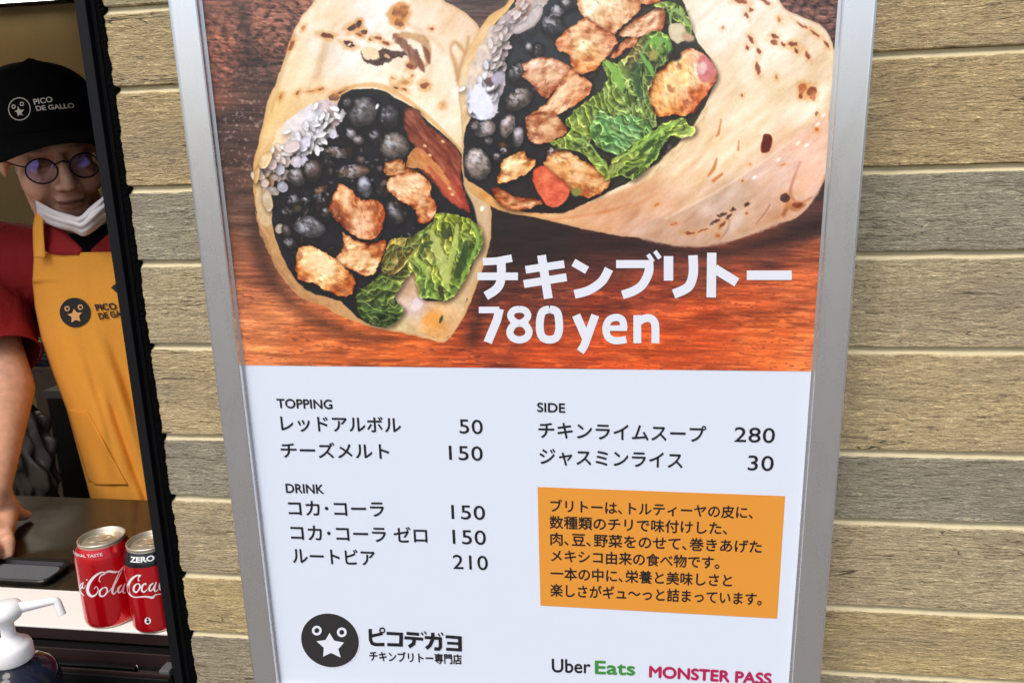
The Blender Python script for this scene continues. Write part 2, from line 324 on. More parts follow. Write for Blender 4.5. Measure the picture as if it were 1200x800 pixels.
def paint_print():
    p = Print(); RR = np.random.RandomState(11)
    def inside(P, n, m=2.5):
        Q = np.array(P, float); out = []
        for _ in range(n*6):
            x = Q[:, 0].min()+RR.rand()*np.ptp(Q[:, 0]); y = Q[:, 1].min()+RR.rand()*np.ptp(Q[:, 1])
            if p.sdf(Q, np.array([[x]]), np.array([[y]]))[0, 0] > m: out.append((x, y))
            if len(out) >= n: break
        return out
    def meat(P, col=(214, 160, 124), ang=0, **k):
        k.setdefault('rough', 2.2); k['rs'] = 4.5; p.shape(P, col, style='chicken', ang=ang, k=2, bev=34, bw=6, drop=.6, **k)
        Q = np.array(P, float); A = np.ptp(Q[:, 0])*np.ptp(Q[:, 1])
        for x, y in inside(P, int(A/60)):
            a = math.radians(ang+RR.randn()*22); l = 3+RR.rand()*6; w_ = .5+RR.rand()*1.3; b = RR.rand()
            c = (250, 226, 194) if b > .5 else ((126, 72, 46) if b > .18 else (92, 46, 30))
            p.stroke([(x-math.cos(a)*l/2, y-math.sin(a)*l/2, .3), (x, y+RR.randn()*.6, w_), (x+math.cos(a)*l/2, y+math.sin(a)*l/2, .3)], c, soft=.8, alpha=.20+.25*RR.rand(), k=2)
    def leaf(P, col, ang=0, **k):
        p.shape(P, col, style='lettuce', ang=ang, rough=2.6, rs=6, bev=18, bw=4, drop=.5, **k); Q = np.array(P, float); A = np.ptp(Q[:, 0])*np.ptp(Q[:, 1])
        for x, y in inside(P, int(A/240), 3):
            a = math.radians(ang+RR.randn()*38); l = 7+RR.rand()*12; bend = RR.randn()*3.5; w_ = .8+RR.rand()*1.4; dx, dy = math.cos(a)*l/2, math.sin(a)*l/2; nx, ny = -math.sin(a), math.cos(a)
            p.stroke([(x-dx+nx*1.8, y-dy+ny*1.8, .6), (x+nx*(bend+1.8), y+ny*(bend+1.8), w_*2.6), (x+dx+nx*1.8, y+dy+ny*1.8, .6)], (44, 62, 28), soft=1.4, alpha=.42, k=3)
            p.stroke([(x-dx, y-dy, .3), (x+nx*bend, y+ny*bend, w_), (x+dx, y+dy, .3)], (176, 196, 116), soft=.7, alpha=.62, k=3)
    X, Y, sl = p.grid(p.X0, p.Y0, p.X1, p.Y1)
    # wooden board
    wood = [(250, -20, (124, 86, 74)), (300, 20, (140, 98, 82)), (260, 60, (150, 100, 82)), (245, 110, (120, 80, 68)), (300, 90, (95, 72, 64)), (275, 150, (82, 64, 58)), (265, 220, (92, 70, 60)),
            (285, 260, (104, 76, 62)), (270, 290, (122, 80, 60)), (300, 320, (150, 94, 68)), (290, 350, (198, 122, 84)), (320, 370, (206, 128, 84)), (300, 415, (212, 128, 82)), (360, 400, (200, 112, 66)), (420, 420, (192, 100, 52)),
            (480, 425, (196, 98, 46)), (540, 422, (170, 80, 40)), (545, 15, (92, 78, 74)), (560, 28, (100, 78, 70)), (560, -20, (80, 70, 68)), (585, 262, (52, 48, 46)), (600, 290, (66, 46, 42)), (640, 285, (64, 46, 44)), (700, 300, (92, 50, 44)), (760, 296, (84, 48, 44)),
            (590, 330, (96, 52, 44)), (640, 350, (112, 58, 44)), (700, 360, (140, 62, 38)), (760, 340, (142, 66, 42)), (830, 310, (120, 66, 50)), (900, 290, (126, 72, 56)), (950, 260, (92, 62, 58)), (975, 210, (72, 54, 54)),
            (960, 300, (166, 92, 62)), (940, 330, (188, 100, 60)), (870, 350, (184, 88, 48)), (900, 400, (196, 98, 50)), (950, 420, (206, 112, 66)), (820, 380, (186, 82, 40)), (760, 400, (200, 88, 38)), (700, 400, (196, 84, 38)), (640, 415, (190, 82, 38)), (580, 400, (150, 68, 38)), (600, 370, (116, 56, 40)),
            (960, 20, (118, 88, 78)), (930, -10, (112, 84, 76)), (985, 60, (96, 70, 64)), (975, 120, (80, 60, 58))]
    c = p.field(wood, X, Y, 3.6)
    g1 = p.fbm(X, Y, 34, 2.2, 2, 1, 5); g2 = p.fbm(X, Y, 60, 9, -4, 5, 3); g3 = p.fbm(X, Y, 9, 1.6, 3, 8, 3)
    c = c*(.40+.72*g1[..., None]+.50*g2[..., None])+((g3-.5)*26)[..., None]
    low = p.ss(300, 350, Y)
    fl = p.ss(.60, .74, g3)*p.ss(.45, .6, g1); c = c*(1-(.36*fl*(.35+.65*low))[..., None])
    hi = p.ss(.55, .75, p.fbm(X, Y, 22, 3.4, 1, 33, 4))*low; c = c+np.array([40., 26, 16])*hi[..., None]
    # curly flecked figure, top left and top right
    def fig(cx, cy, rr, a, seed):
        d = np.hypot((X-cx)/1.25, Y-cy)+22*(p.fbm(X, Y, 30, 30, 0, seed, 2)-.5); m = np.exp(-(d/rr)**4)*a
        st = np.sin(d*.62+p.fbm(X, Y, 16, 16, 0, seed+2, 2)*5); dots = p.ss(.5, .72, p.fbm(X, Y, 6.5, 2.4, 14, seed+3, 3))
        return m*(.35*p.ss(.1, .9, st)+.55*dots), m*p.ss(.55, .75, p.fbm(X, Y, 5, 2.0, 14, seed+8, 3))
    for f in (fig(322, 40, 62, 1, 3), fig(256, 62, 44, .8, 9), fig(965, 15, 60, 1, 14)):
        c = c*(1-f[0][..., None]*.72)+np.array([46., 24, 16])*f[1][..., None]
    band = np.exp(-((X-(278+.05*Y+9*np.sin(Y/30)))/9)**2)*p.ss(110, 60, Y); c = c*(1-.42*band[..., None])+np.array([60., 54, 56])*.25*band[..., None]
    dirt = p.ss(.62, .76, p.fbm(X, Y, 3.2, 3.2, 0, 71, 3))*np.exp(-(((X-285)/34)**2+((Y-150)/62)**2)); c = c+np.array([70., 66, 66])*dirt[..., None]
    p.img[:] = np.clip(c, 0, 255)
    # printed soft darkness round the food
    for P, a in (([(300, 240), (330, 330), (400, 380), (460, 396), (400, 396), (330, 356), (296, 300)], .5), ([(575, 240), (700, 270), (850, 290), (960, 250), (960, 275), (860, 300), (700, 300), (600, 320), (570, 360), (560, 400), (548, 396), (572, 320)], .62)):
        p.shade(P, (36, 26, 24), 12, a)
    # ---------------- left wrap
    L = [(448, -58), (412, -60), (384, -44), (370, -22), (369, 0), (355, 18), (345, 36), (338, 55), (332, 73), (324, 96), (317, 112), (313, 122), (307, 150), (302, 171), (297, 194), (297, 225), (301, 250), (305, 266), (314, 281), (321, 304), (332, 320), (344, 334), (360, 346), (376, 353), (390, 366), (410, 374), (430, 381), (451, 387), (472, 390), (494, 395), (515, 400.5), (524, 399), (536, 384), (546, 367), (556, 342), (566, 314), (573, 290), (576, 270), (574, 236), (560, 200), (548, 150), (552, 100), (566, 60), (561, 32), (553, 22), (544, 14), (531, 6), (519, 0), (500, -22), (478, -44)]
    p.shape(L, [(440, 10, (236, 230, 218)), (400, 60, (232, 226, 212)), (345, 90, (234, 214, 176)), (325, 130, (230, 196, 142)), (303, 200, (216, 178, 124)), (300, 240, (196, 160, 112)), (480, 50, (236, 222, 200)), (520, 60, (238, 222, 196)), (528, 120, (232, 214, 186)), (545, 60, (228, 204, 170)), (440, 90, (238, 226, 200)), (500, 120, (236, 220, 190)), (375, 20, (236, 218, 186)), (330, 300, (190, 146, 98)), (330, 318, (172, 128, 86)), (400, 360, (196, 150, 106)), (460, 388, (206, 174, 136)), (520, 390, (216, 184, 146)), (548, 340, (206, 170, 126)), (572, 270, (198, 170, 136)), (540, 170, (226, 200, 160)), (555, 30, (218, 190, 160))],
            k=3, tex=13, tsx=26, tsy=9, ang=-62, rim=(5, (196, 150, 96), .5), rough=1.2, rs=9)
    for pts, a in (([(545, 62, 3), (534, 50, 4), (528, 58, 3), (534, 78, 5), (537, 100, 2)], .5), ([(549, 44, 2), (547, 60, 4), (541, 78, 5), (538, 94, 4)], .5), ([(345, 40, 2), (330, 90, 3), (318, 130, 2)], .25), ([(372, 90, 6), (380, 60, 8), (392, 30, 3)], .12), ([(360, 104, 6), (374, 80, 9), (383, 40, 4)], .14), ([(480, 30, 3), (505, 44, 5), (524, 64, 3)], .18)):
        p.stroke(pts, (176, 126, 78), soft=3.5, alpha=min(1, a*1.5))
    brown, dark = (150, 92, 50), (70, 46, 38)
    def burn(x, y, rx, ry, ang=0, c=dark, halo=.55):
        p.ell(x, y, rx*1.6+1.5, ry*1.6+1.5, ang, (206, 140, 74), soft=3.2, alpha=halo, rough=2, rs=4, jit=.5)
        p.ell(x, y, rx, ry, ang, c, soft=.9, rough=1.6, rs=3.5, tex=22, tsx=3, tsy=3, jit=.5, alpha=.94)
    burn(414, 32, 7, 3.6, -30); burn(421, 28, 3, 4, 15); burn(427, 38, 3, 3); burn(383.5, 42, 7.5, 2.6, 12, (104, 58, 40)); burn(409, 52, 6, 3.2, 18); p.ell(409.5, 52.5, 2.4, 1.4, -35, (222, 206, 178))
    burn(420, 41, 4, 1.6, 20, brown); burn(443, 45, 4, 2, 10, (128, 70, 46)); burn(434, 47, 2, 1.4, 0, brown); burn(342, 53, 1.8, 6, 20, (140, 76, 44)); burn(356, 33, 1.6, 2.6, 30, (190, 130, 80)); burn(453, 51, 4, 2, 20, (134, 76, 50))
    burn(467, 14, 9, 5, -10, (146, 92, 58), .8); burn(473, 9, 5, 2.4, 0, (164, 106, 66)); burn(468, 27, 5.5, 4.4, 0, (138, 84, 54), .8); burn(474, 19, 5, 2.4, -40, (150, 96, 60)); burn(506, 34, 2.2, 1.3, 0, (160, 80, 60))
    p.shape([(424, 57), (440, 57), (446, 66), (452, 71), (446, 75), (436, 74), (427, 66)], (226, 202, 164), rough=1.2, rs=4, tex=8)
    p.shape([(423, 60), (428, 69), (438, 71), (446, 68), (443, 62), (448, 56), (456, 58), (463, 61), (474, 60), (478, 66), (466, 67), (459, 72), (452, 74), (444, 78), (432, 75), (425, 69)], (74, 52, 46), k=2, rough=2.4, rs=4, tex=26, tsx=3, tsy=3, soft=1.2, alpha=.92)
    p.shape([(426, 58), (438, 57), (444, 64), (440, 69), (430, 67)], (228, 204, 164), rough=1.5, rs=4, tex=10, soft=1); p.ell(454, 66, 3.5, 2.2, 30, (206, 170, 126), rough=1.5, soft=1)
    p.shape([(461, 40), (470, 41), (480, 52), (490, 62), (492, 74), (484, 82), (478, 76), (479, 66), (470, 55), (462, 48)], (128, 88, 68), rough=2.6, rs=5, tex=30, tsx=5, tsy=5, soft=1.4, alpha=.92)
    p.shape([(462, 40), (480, 38), (500, 44), (505, 58), (502, 76), (497, 78), (498, 64), (490, 50), (476, 46)], (184, 138, 94), rough=2, rs=5, tex=26, soft=2.2, alpha=.8)
    p.stroke([(497, 56, 3), (501, 64, 7), (503, 74, 3)], (120, 76, 52), soft=1.8, alpha=.85); p.stroke([(492, 70, 4), (494, 78, 7), (497, 84, 2)], (124, 76, 56), soft=1.4, alpha=.9); burn(480, 78, 4, 3.4, 30, (128, 76, 54))
    burn(497, 100, 5.4, 3.4, -10, (142, 86, 62)); burn(519, 123, 2.2, 2, 0, (206, 150, 90)); burn(460, 92, 2, 1.6, 0, (206, 150, 96)); burn(483, 89, 1.8, 1.6, 0, (190, 126, 80)); burn(475, 97, 5, 2, 0, (196, 140, 92)); burn(464, 103, 3.6, 1.2, 28, (110, 70, 50)); burn(474, 105, 3, 1.2, 35, (150, 90, 60))
    burn(376, 105, 4, 1.4, -10, (150, 88, 60)); burn(365, 107.5, 5, .9, -5, (170, 104, 66)); burn(349, 109, 1.4, 3, 30, (146, 84, 50)); burn(329, 114, 1.6, 4, 15, (186, 116, 64)); burn(392, 114, 6.5, 4, -15, (112, 84, 70)); burn(402, 107, 8, 2, -25, (110, 82, 70))
    # opening of the left wrap
    dm = p.ss(0, 60, p.img.mean(2)-150)[..., None]; mo = (p.fbm(X, Y, 46, 22, -55, 77, 3)-.5)[..., None]; mo2 = (p.fbm(X, Y, 16, 9, -40, 79, 3)-.5)[..., None]; p.img = p.img+(np.array([10., 3, 1])+mo*np.array([34., 48, 70])+mo2*np.array([22., 26, 34]))*dm
    cav = [(319, 262), (317, 240), (319, 222), (330, 190), (350, 160), (376, 140), (394, 126), (400, 112), (414, 105.5), (436, 104), (451, 107), (463, 115), (476, 121), (488, 130), (500, 141), (514, 153), (528, 165), (538, 176), (543, 190), (543, 216), (553, 233), (560, 254), (567, 285), (558, 302), (543, 330), (534, 346), (548, 350), (524, 396), (500, 392), (470, 386), (438, 381), (418, 371), (398, 352), (370, 345), (349, 331), (330, 299)]
    p.shape(cav, (34, 33, 37), k=2, tex=10, tsx=8, tsy=8, rough=1, rs=6)
    p.stroke([(400, 106, 3), (418, 101, 5), (440, 100, 6), (458, 106, 6), (478, 118, 5), (500, 136, 5), (522, 157, 4), (539, 175, 3)], (216, 166, 106), soft=1.6, alpha=.75)
    p.stroke([(546, 222, 3), (557, 240, 5), (563, 262, 7), (568, 285, 8), (560, 312, 7), (548, 336, 8), (540, 356, 6)], (200, 172, 134), soft=1.4, alpha=.95); p.ell(565, 244.5, 2.2, 3.2, 20, (250, 248, 240), soft=1)
    # rim of torn dough low left
    p.shape([(300, 246), (306, 262), (314, 268), (322, 290), (330, 306), (342, 322), (352, 334), (370, 348), (392, 360), (372, 356), (350, 346), (330, 324), (316, 298), (304, 270)], (186, 142, 98), rough=2, rs=5, tex=26, tsx=9, tsy=3, ang=50, alpha=.85)
    p.shape([(302, 215), (312, 222), (318, 240), (318, 262), (308, 264), (301, 246)], (206, 178, 138), rough=1.5, rs=4, tex=20, tsx=3, tsy=9)
    # rice, left wrap
    p.shape([(318, 176), (326, 152), (346, 134), (366, 122), (386, 118), (398, 128), (396, 144), (388, 158), (376, 166), (362, 168), (356, 186), (344, 192), (330, 198), (316, 206), (304, 208), (304, 192)], [(330, 186, (212, 184, 156)), (346, 150, (232, 224, 222)), (370, 140, (226, 224, 236)), (390, 130, (206, 184, 180)), (310, 200, (206, 170, 130)), (322, 162, (244, 218, 176))], rough=3.2, rs=5, tex=26, tsx=5, tsy=5)
    R = np.random.RandomState(3)
    for k in range(120):
        t = R.rand(); x = 306+t*86+R.randn()*7; y = 204-t*72+R.randn()*9+6*math.sin(t*3.1)
        if y < 120: continue
        c = np.array([250, 248, 252]) if t > .35 else np.array([232, 214, 200]); c = c*(.86+.14*R.rand())
        r = 3.0+1.6*R.rand(); p.ell(x, y, r*1.5, r*.72, 100+R.randn()*45, tuple(c*1.03), soft=.8, tex=10, tsx=3, tsy=3, bev=38, bw=2.5, drop=.34)
    for x, y, rx, ry, an, c in ((328, 199, 6, 6, 0, (172, 168, 182)), (319, 192.5, 5.5, 6.5, 0, (196, 176, 172)), (306, 207.5, 4.6, 4, 0, (208, 184, 158)), (310.5, 214.5, 5, 5, 0, (196, 172, 156)), (320, 224, 8, 5, 15, (150, 140, 132)), (331, 219, 7, 6, 30, (146, 146, 156)), (348, 190, 6.5, 7.5, 0, (198, 190, 200)), (358, 191, 4.8, 9, -15, (184, 180, 196)), (313.5, 235, 6, 13, -12, (192, 170, 140)), (390.5, 157, 4.6, 6, 10, (190, 188, 204)), (357, 169, 6.5, 9.5, 30, (206, 202, 220)), (328, 268, 5.6, 5.6, 0, (164, 152, 136)), (342, 172, 10, 7, -20, (210, 190, 184)), (311, 188, 6, 11, 28, (228, 196, 146)), (301, 205, 3, 10, 8, (206, 164, 108)), (322, 208, 4, 4, 0, (150, 132, 124)), (340, 208, 6, 5, 40, (120, 110, 108))):
        p.ell(x, y, rx, ry, an, c, bev=30, drop=.4, tex=14, tsx=3, tsy=3, light=(x-rx*.2, y-ry*.3, rx*.7, (250, 250, 252), .28))
    # beans and dark bits, left wrap
    for x, y, rx, ry, an, c in ((424, 131, 19, 17, -25, (98, 98, 102)), (455, 137, 12, 15, 10, (56, 58, 64)), (462, 171.5, 17.5, 16, 20, (124, 118, 114)), (412, 157, 8, 6, 50, (160, 156, 158)), (420, 164, 7, 6, 30, (168, 162, 160)), (397, 178.6, 18, 6.5, 8, (96, 86, 78)), (414, 201, 20, 8.5, -6, (104, 84, 70)), (427, 219, 8.5, 13.5, -14, (154, 160, 176)), (363, 266, 20, 13, 8, (100, 103, 108)), (463, 249, 9, 14, -32, (108, 106, 108)), (348, 207, 12, 10, 35, (104, 98, 96)), (366, 200, 11, 14, 20, (84, 72, 72)), (345, 235, 10, 8, 0, (44, 44, 48)), (380, 232, 12, 9, 0, (50, 44, 44)), (358, 234, 6, 3, 10, (96, 92, 92)), (440, 160, 9, 7, 0, (44, 44, 52)), (375, 222, 8, 5, -40, (120, 74, 50)), (492, 252, 7, 5, 10, (60, 54, 54)), (386, 190, 6, 5, 0, (40, 40, 44)), (448, 224, 8, 7, 10, (40, 38, 42)), (340, 285, 9, 6, 30, (46, 44, 46)), (336, 250, 7, 9, 0, (42, 42, 46)), (382, 250, 8, 9, 0, (40, 38, 40)), (408, 122, 7, 9, 20, (46, 46, 52))):
        p.ell(x, y, rx, ry, an, c, style='bean', rough=1.5, rs=4, bev=26, drop=.5, light=(x-rx*.25, y-ry*.35, max(4, rx*.6), (196, 200, 212), .46))
    p.ell(442, 125, 1.8, 3.4, 25, (230, 232, 240), soft=1)
    R2 = np.random.RandomState(23)
    for k in range(95):
        x, y = 325+R2.rand()*150, 115+R2.rand()*215
        if p.sdf(np.array(cav, float), np.array([[x]]), np.array([[y]]))[0, 0] < 6: continue
        i, j = int((x-p.X0)*2), int((y-p.Y0)*2)
        if p.img[j, i].mean() > 55: continue
        b = R2.rand(); c = (128, 116, 110) if b > .72 else ((96, 72, 58) if b > .45 else ((70, 66, 68) if b > .2 else (150, 140, 140)))
        p.ell(x, y, 3+R2.rand()*5.5, 2+R2.rand()*3.2, R2.rand()*180, c, style='bean', rough=1.4, rs=3, bev=22, drop=.4, alpha=.9)
    # red pepper strip and chicken, left wrap
    p.shape([(474, 130), (488, 128), (501, 146), (518, 158), (533, 172), (541, 188), (541, 216), (552, 248), (541, 244), (524, 234), (508, 214), (492, 198), (487, 174), (475, 155)], [(480, 145, (128, 72, 52)), (505, 165, (140, 78, 56)), (530, 190, (134, 70, 50)), (515, 205, (150, 78, 54)), (532, 225, (172, 78, 58)), (548, 246, (176, 74, 52))], rough=2, rs=6, tex=52, tsx=16, tsy=4, ang=52, rim=(4, (84, 44, 34), .6), bev=24, drop=.5)
    p.shape([(487, 174), (498, 178), (512, 192), (522, 206), (533, 226), (526, 228), (508, 208), (494, 198), (476, 196), (478, 184)], (206, 142, 88), rough=2, rs=4, tex=30, tsx=8, tsy=3, ang=45, alpha=.9)
    p.stroke([(503, 196, 3), (515, 212, 6), (528, 230, 8), (540, 243, 4)], (178, 84, 62), soft=2, alpha=.8)
    for x, y in ((498, 171), (504, 182), (519, 166), (527, 221), (530, 228)): p.ell(x, y, 2.2, 1.5, 30, (232, 186, 140), soft=1)
    meat([(451, 190), (472, 187), (476, 198), (490, 200), (486, 206), (462, 206), (452, 205)], (170, 120, 82))
    meat([(453, 214), (465, 205), (488, 202), (504, 214), (505, 228), (512, 242), (507, 256), (496, 262), (489, 259), (488, 246), (470, 236), (456, 225)], (212, 156, 118), ang=30)
    meat([(398, 215), (388, 236), (384, 244), (390, 254), (402, 266), (418, 278), (430, 281), (443, 276), (451, 256), (447, 238), (434, 234), (423, 234), (412, 223)], [(400, 235, (206, 142, 98)), (425, 260, (226, 172, 142)), (445, 255, (196, 132, 96)), (392, 256, (120, 72, 52))], ang=60)
    meat([(451, 281), (436, 284), (416, 282), (401, 271), (403, 288), (394, 302), (396, 310), (407, 313), (424, 322), (438, 322), (446, 304), (452, 290)], (214, 160, 116), ang=-20)
    meat([(350, 290), (362, 288), (374, 292), (394, 304), (414, 324), (415, 337), (406, 348), (386, 342), (366, 331), (349, 326), (347, 308)], [(360, 300, (230, 178, 126)), (380, 315, (244, 204, 154)), (405, 335, (196, 130, 82)), (352, 322, (200, 132, 80))], ang=15)
    for (x, y, r, an) in ((405, 236, 9, 60), (418, 250, 8, 30), (430, 266, 7, 0), (470, 222, 9, 20), (494, 236, 8, 50), (372, 304, 12, 10), (386, 316, 10, 20), (362, 314, 8, 0), (426, 300, 9, -10), (438, 306, 6, 0), (412, 296, 6, 0), (482, 212, 7, 10)):
        p.ell(x, y, r, r*.62, an, (244, 206, 166), rough=3, rs=5, soft=2.6, alpha=.55, tex=16, tsx=4, tsy=3)
    for (x, y, r, an) in ((394, 240, 7, 70), (410, 266, 6, 20), (440, 246, 6, 60), (460, 226, 6, 30), (500, 252, 5, 60), (352, 300, 6, 90), (398, 338, 8, 20), (356, 326, 6, 20), (404, 290, 5, 60), (444, 292, 5, 80), (428, 318, 6, 0)):
        p.ell(x, y, r, r*.45, an, (136, 72, 46), rough=3, rs=4, soft=1.6, alpha=.6)
    # salad, left wrap
    p.shape([(478, 306), (490, 330), (495, 350), (524, 352), (534, 346), (546, 346), (543, 366), (523, 397), (500, 393), (470, 387), (452, 383), (470, 366), (464, 350), (466, 330)], [(480, 330, (190, 160, 128)), (485, 360, (222, 196, 186)), (510, 376, (228, 160, 92)), (530, 370, (220, 178, 132)), (470, 380, (206, 184, 138)), (540, 352, (206, 176, 134)), (495, 345, (196, 160, 130))], rough=2, rs=6, tex=26, tsx=9, tsy=6, ang=40)
    p.ell(507, 374, 10, 8, -20, (230, 158, 84), tex=18, rough=2, soft=1.6); p.ell(489, 356, 6, 9, 40, (226, 206, 206), soft=2, tex=16); p.ell(517, 374, 1.8, 5, 20, (60, 80, 50))
    leaf([(418, 344), (436, 330), (448, 318), (470, 302), (484, 312), (472, 332), (463, 350), (474, 364), (458, 381), (438, 380), (420, 366)], [(440, 345, (70, 96, 48)), (455, 370, (46, 78, 34)), (430, 372, (40, 70, 32)), (470, 315, (96, 112, 52))])
    leaf([(458, 282), (480, 278), (500, 266), (511, 258), (506, 272), (494, 286), (482, 302), (466, 320), (448, 319), (448, 302)], [(470, 300, (112, 106, 54)), (500, 272, (74, 98, 44)), (455, 315, (120, 108, 62))], ang=-40)
    leaf([(513, 249), (526, 250), (541, 253), (557, 260), (565, 274), (566, 290), (556, 304), (548, 322), (536, 342), (524, 352), (508, 350), (492, 347), (486, 322), (479, 305), (494, 284), (508, 262)], [(520, 260, (136, 156, 56)), (545, 262, (110, 134, 52)), (505, 290, (150, 160, 80)), (520, 320, (146, 164, 76)), (550, 300, (78, 114, 46)), (535, 335, (92, 128, 52)), (500, 340, (96, 130, 62))], ang=75)
    for pts, cc, a in (([(519, 262, 4), (522, 276, 9), (527, 268, 5)], (66, 76, 44), .9), ([(506, 272, 5), (512, 290, 10), (518, 306, 12), (522, 326, 8), (526, 340, 3)], (186, 196, 122), .75), ([(536, 264, 4), (533, 286, 7), (528, 306, 7), (524, 330, 5)], (178, 190, 106), .8), ([(546, 284, 5), (544, 300, 9), (536, 322, 9)], (52, 72, 36), .85), ([(556, 266, 3), (560, 282, 4), (552, 304, 3), (540, 332, 3)], (136, 170, 86), .8), ([(484, 300, 3), (496, 312, 6), (502, 326, 3)], (156, 180, 90), .8), ([(498, 300, 5), (494, 290, 7), (506, 284, 4)], (60, 76, 40), .7), ([(444, 336, 2), (456, 338, 3), (462, 330, 3), (470, 336, 2)], (130, 160, 80), .8), ([(440, 350, 3), (452, 342, 4), (462, 344, 3)], (40, 60, 32), .8), ([(516, 338, 7), (518, 346, 5)], (58, 56, 36), .85), ([(430, 362, 2), (446, 366, 2), (462, 372, 2)], (92, 128, 62), .7)):
        p.stroke(pts, cc, soft=1.1, alpha=a)
    for k in range(70):
        x, y = 330+R.rand()*170, 120+R.rand()*190
        i, j = int((x-p.X0)*2), int((y-p.Y0)*2)
        if p.img[j, i].mean() < 60: p.ell(x, y, .8+R.rand()*1.8, .7+R.rand(), R.rand()*180, tuple(np.array([110., 112, 118])*(.5+R.rand()*.9)), soft=.8, alpha=.7)
    # ---------------- right wrap
    Q = [(760, -118), (690, -112), (640, -82), (610, -34), (602, -8), (590, 8), (573, 19), (563, 33), (554, 48), (544, 68), (538, 91), (537, 114), (540, 135), (541, 165), (542, 204), (551, 225), (565, 235), (579, 243), (597, 250), (627, 255), (664, 264), (700, 272), (732, 277), (756, 280), (790, 287), (820, 289), (845, 284), (862, 281), (886, 272), (898, 267), (912, 261), (932, 256), (948, 241), (958, 225), (966, 212), (970, 196), (971, 170), (972, 140), (975, 110), (978, 80), (977, 56), (970, 39), (959, 28), (940, 20), (921, 11), (912, 0), (890, -30), (832, -90)]
    p.shape(Q, [(850, 20, (238, 228, 208)), (900, 60, (240, 228, 202)), (940, 120, (236, 220, 190)), (962, 60, (226, 208, 180)), (968, 170, (206, 166, 136)), (880, 140, (238, 222, 192)), (850, 180, (234, 212, 176)), (800, 200, (228, 196, 160)), (770, 240, (214, 172, 142)), (700, 256, (206, 160, 124)), (640, 262, (214, 166, 116)), (580, 236, (210, 160, 98)), (549, 210, (202, 160, 108)), (543, 150, (214, 190, 150)), (541, 100, (226, 206, 170)), (560, 50, (224, 190, 142)), (590, 15, (220, 178, 118)), (860, 240, (196, 166, 140)), (820, 275, (188, 156, 132)), (900, 250, (204, 164, 140)), (945, 200, (226, 176, 150)), (930, 235, (206, 156, 126)), (750, 268, (200, 160, 134)), (960, 215, (196, 142, 112))],
            k=3, tex=12, tsx=34, tsy=8, ang=-42, rim=(4, (190, 146, 108), .45), rough=1.2, rs=8)
    p.shape([(760, 260), (800, 246), (840, 222), (880, 196), (905, 178), (930, 162), (958, 140), (971, 140), (970, 190), (960, 222), (945, 245), (915, 262), (880, 275), (840, 287), (800, 289), (750, 279)], [(800, 270, (186, 154, 132)), (860, 240, (190, 166, 146)), (920, 200, (214, 182, 164)), (950, 180, (230, 190, 168)), (900, 250, (200, 164, 140))], rough=1.5, tex=14, tsx=20, tsy=7, ang=-35, soft=2.2, alpha=.85)
    p.stroke([(780, 256, 3), (840, 224, 3), (884, 196, 3), (912, 176, 3), (950, 148, 2)], (236, 212, 184), soft=2, alpha=.6)
    p.stroke([(938, 190, 2), (930, 210, 3), (926, 228, 4), (936, 238, 3), (950, 232, 2)], (166, 100, 76), soft=1.6, alpha=.65); p.ell(944, 208, 12, 22, 12, (232, 186, 160), soft=6, alpha=.7)
    p.stroke([(918, 252, 4), (924, 240, 7), (932, 244, 8), (942, 240, 4)], (140, 88, 66), soft=2, alpha=.6)
    for pts, a in (([(820, 130, 4), (806, 160, 8), (780, 190, 8), (740, 214, 6), (690, 236, 4)], .55), ([(832, 150, 3), (815, 180, 6), (790, 204, 6)], .35), ([(850, 130, 3), (838, 168, 5), (818, 196, 4)], .35)):
        p.stroke(pts, (250, 230, 194), soft=3, alpha=min(1, a*1.5))
    for pts, a in (([(826, 128, 1), (818, 148, 2.5), (806, 166, 1)], .8), ([(800, 165, 1), (788, 182, 2), (776, 192, 1)], .7), ([(845, 140, 1.5), (842, 156, 3), (839, 160, 1)], .75), ([(866, 165, 1), (865, 176, 2.4)], .8), ([(840, 186, 2), (836, 198, 4), (830, 206, 2)], .8), ([(846, 204, 3), (836, 212, 4)], .8), ([(690, 226, 2), (730, 214, 3), (762, 196, 2)], .3), ([(700, 250, 3), (740, 242, 5), (770, 226, 3)], .2), ([(640, 258, 2), (700, 250, 4), (740, 238, 2)], .3)):
        p.stroke(pts, (188, 106, 60), soft=1.2, alpha=a)
    p.shape([(891, 175), (894, 160), (900, 157), (905, 162), (902, 176), (895, 180)], (96, 46, 32), rough=1, tex=14, tsx=4, tsy=4, rim=(1.6, (160, 86, 50), .7))
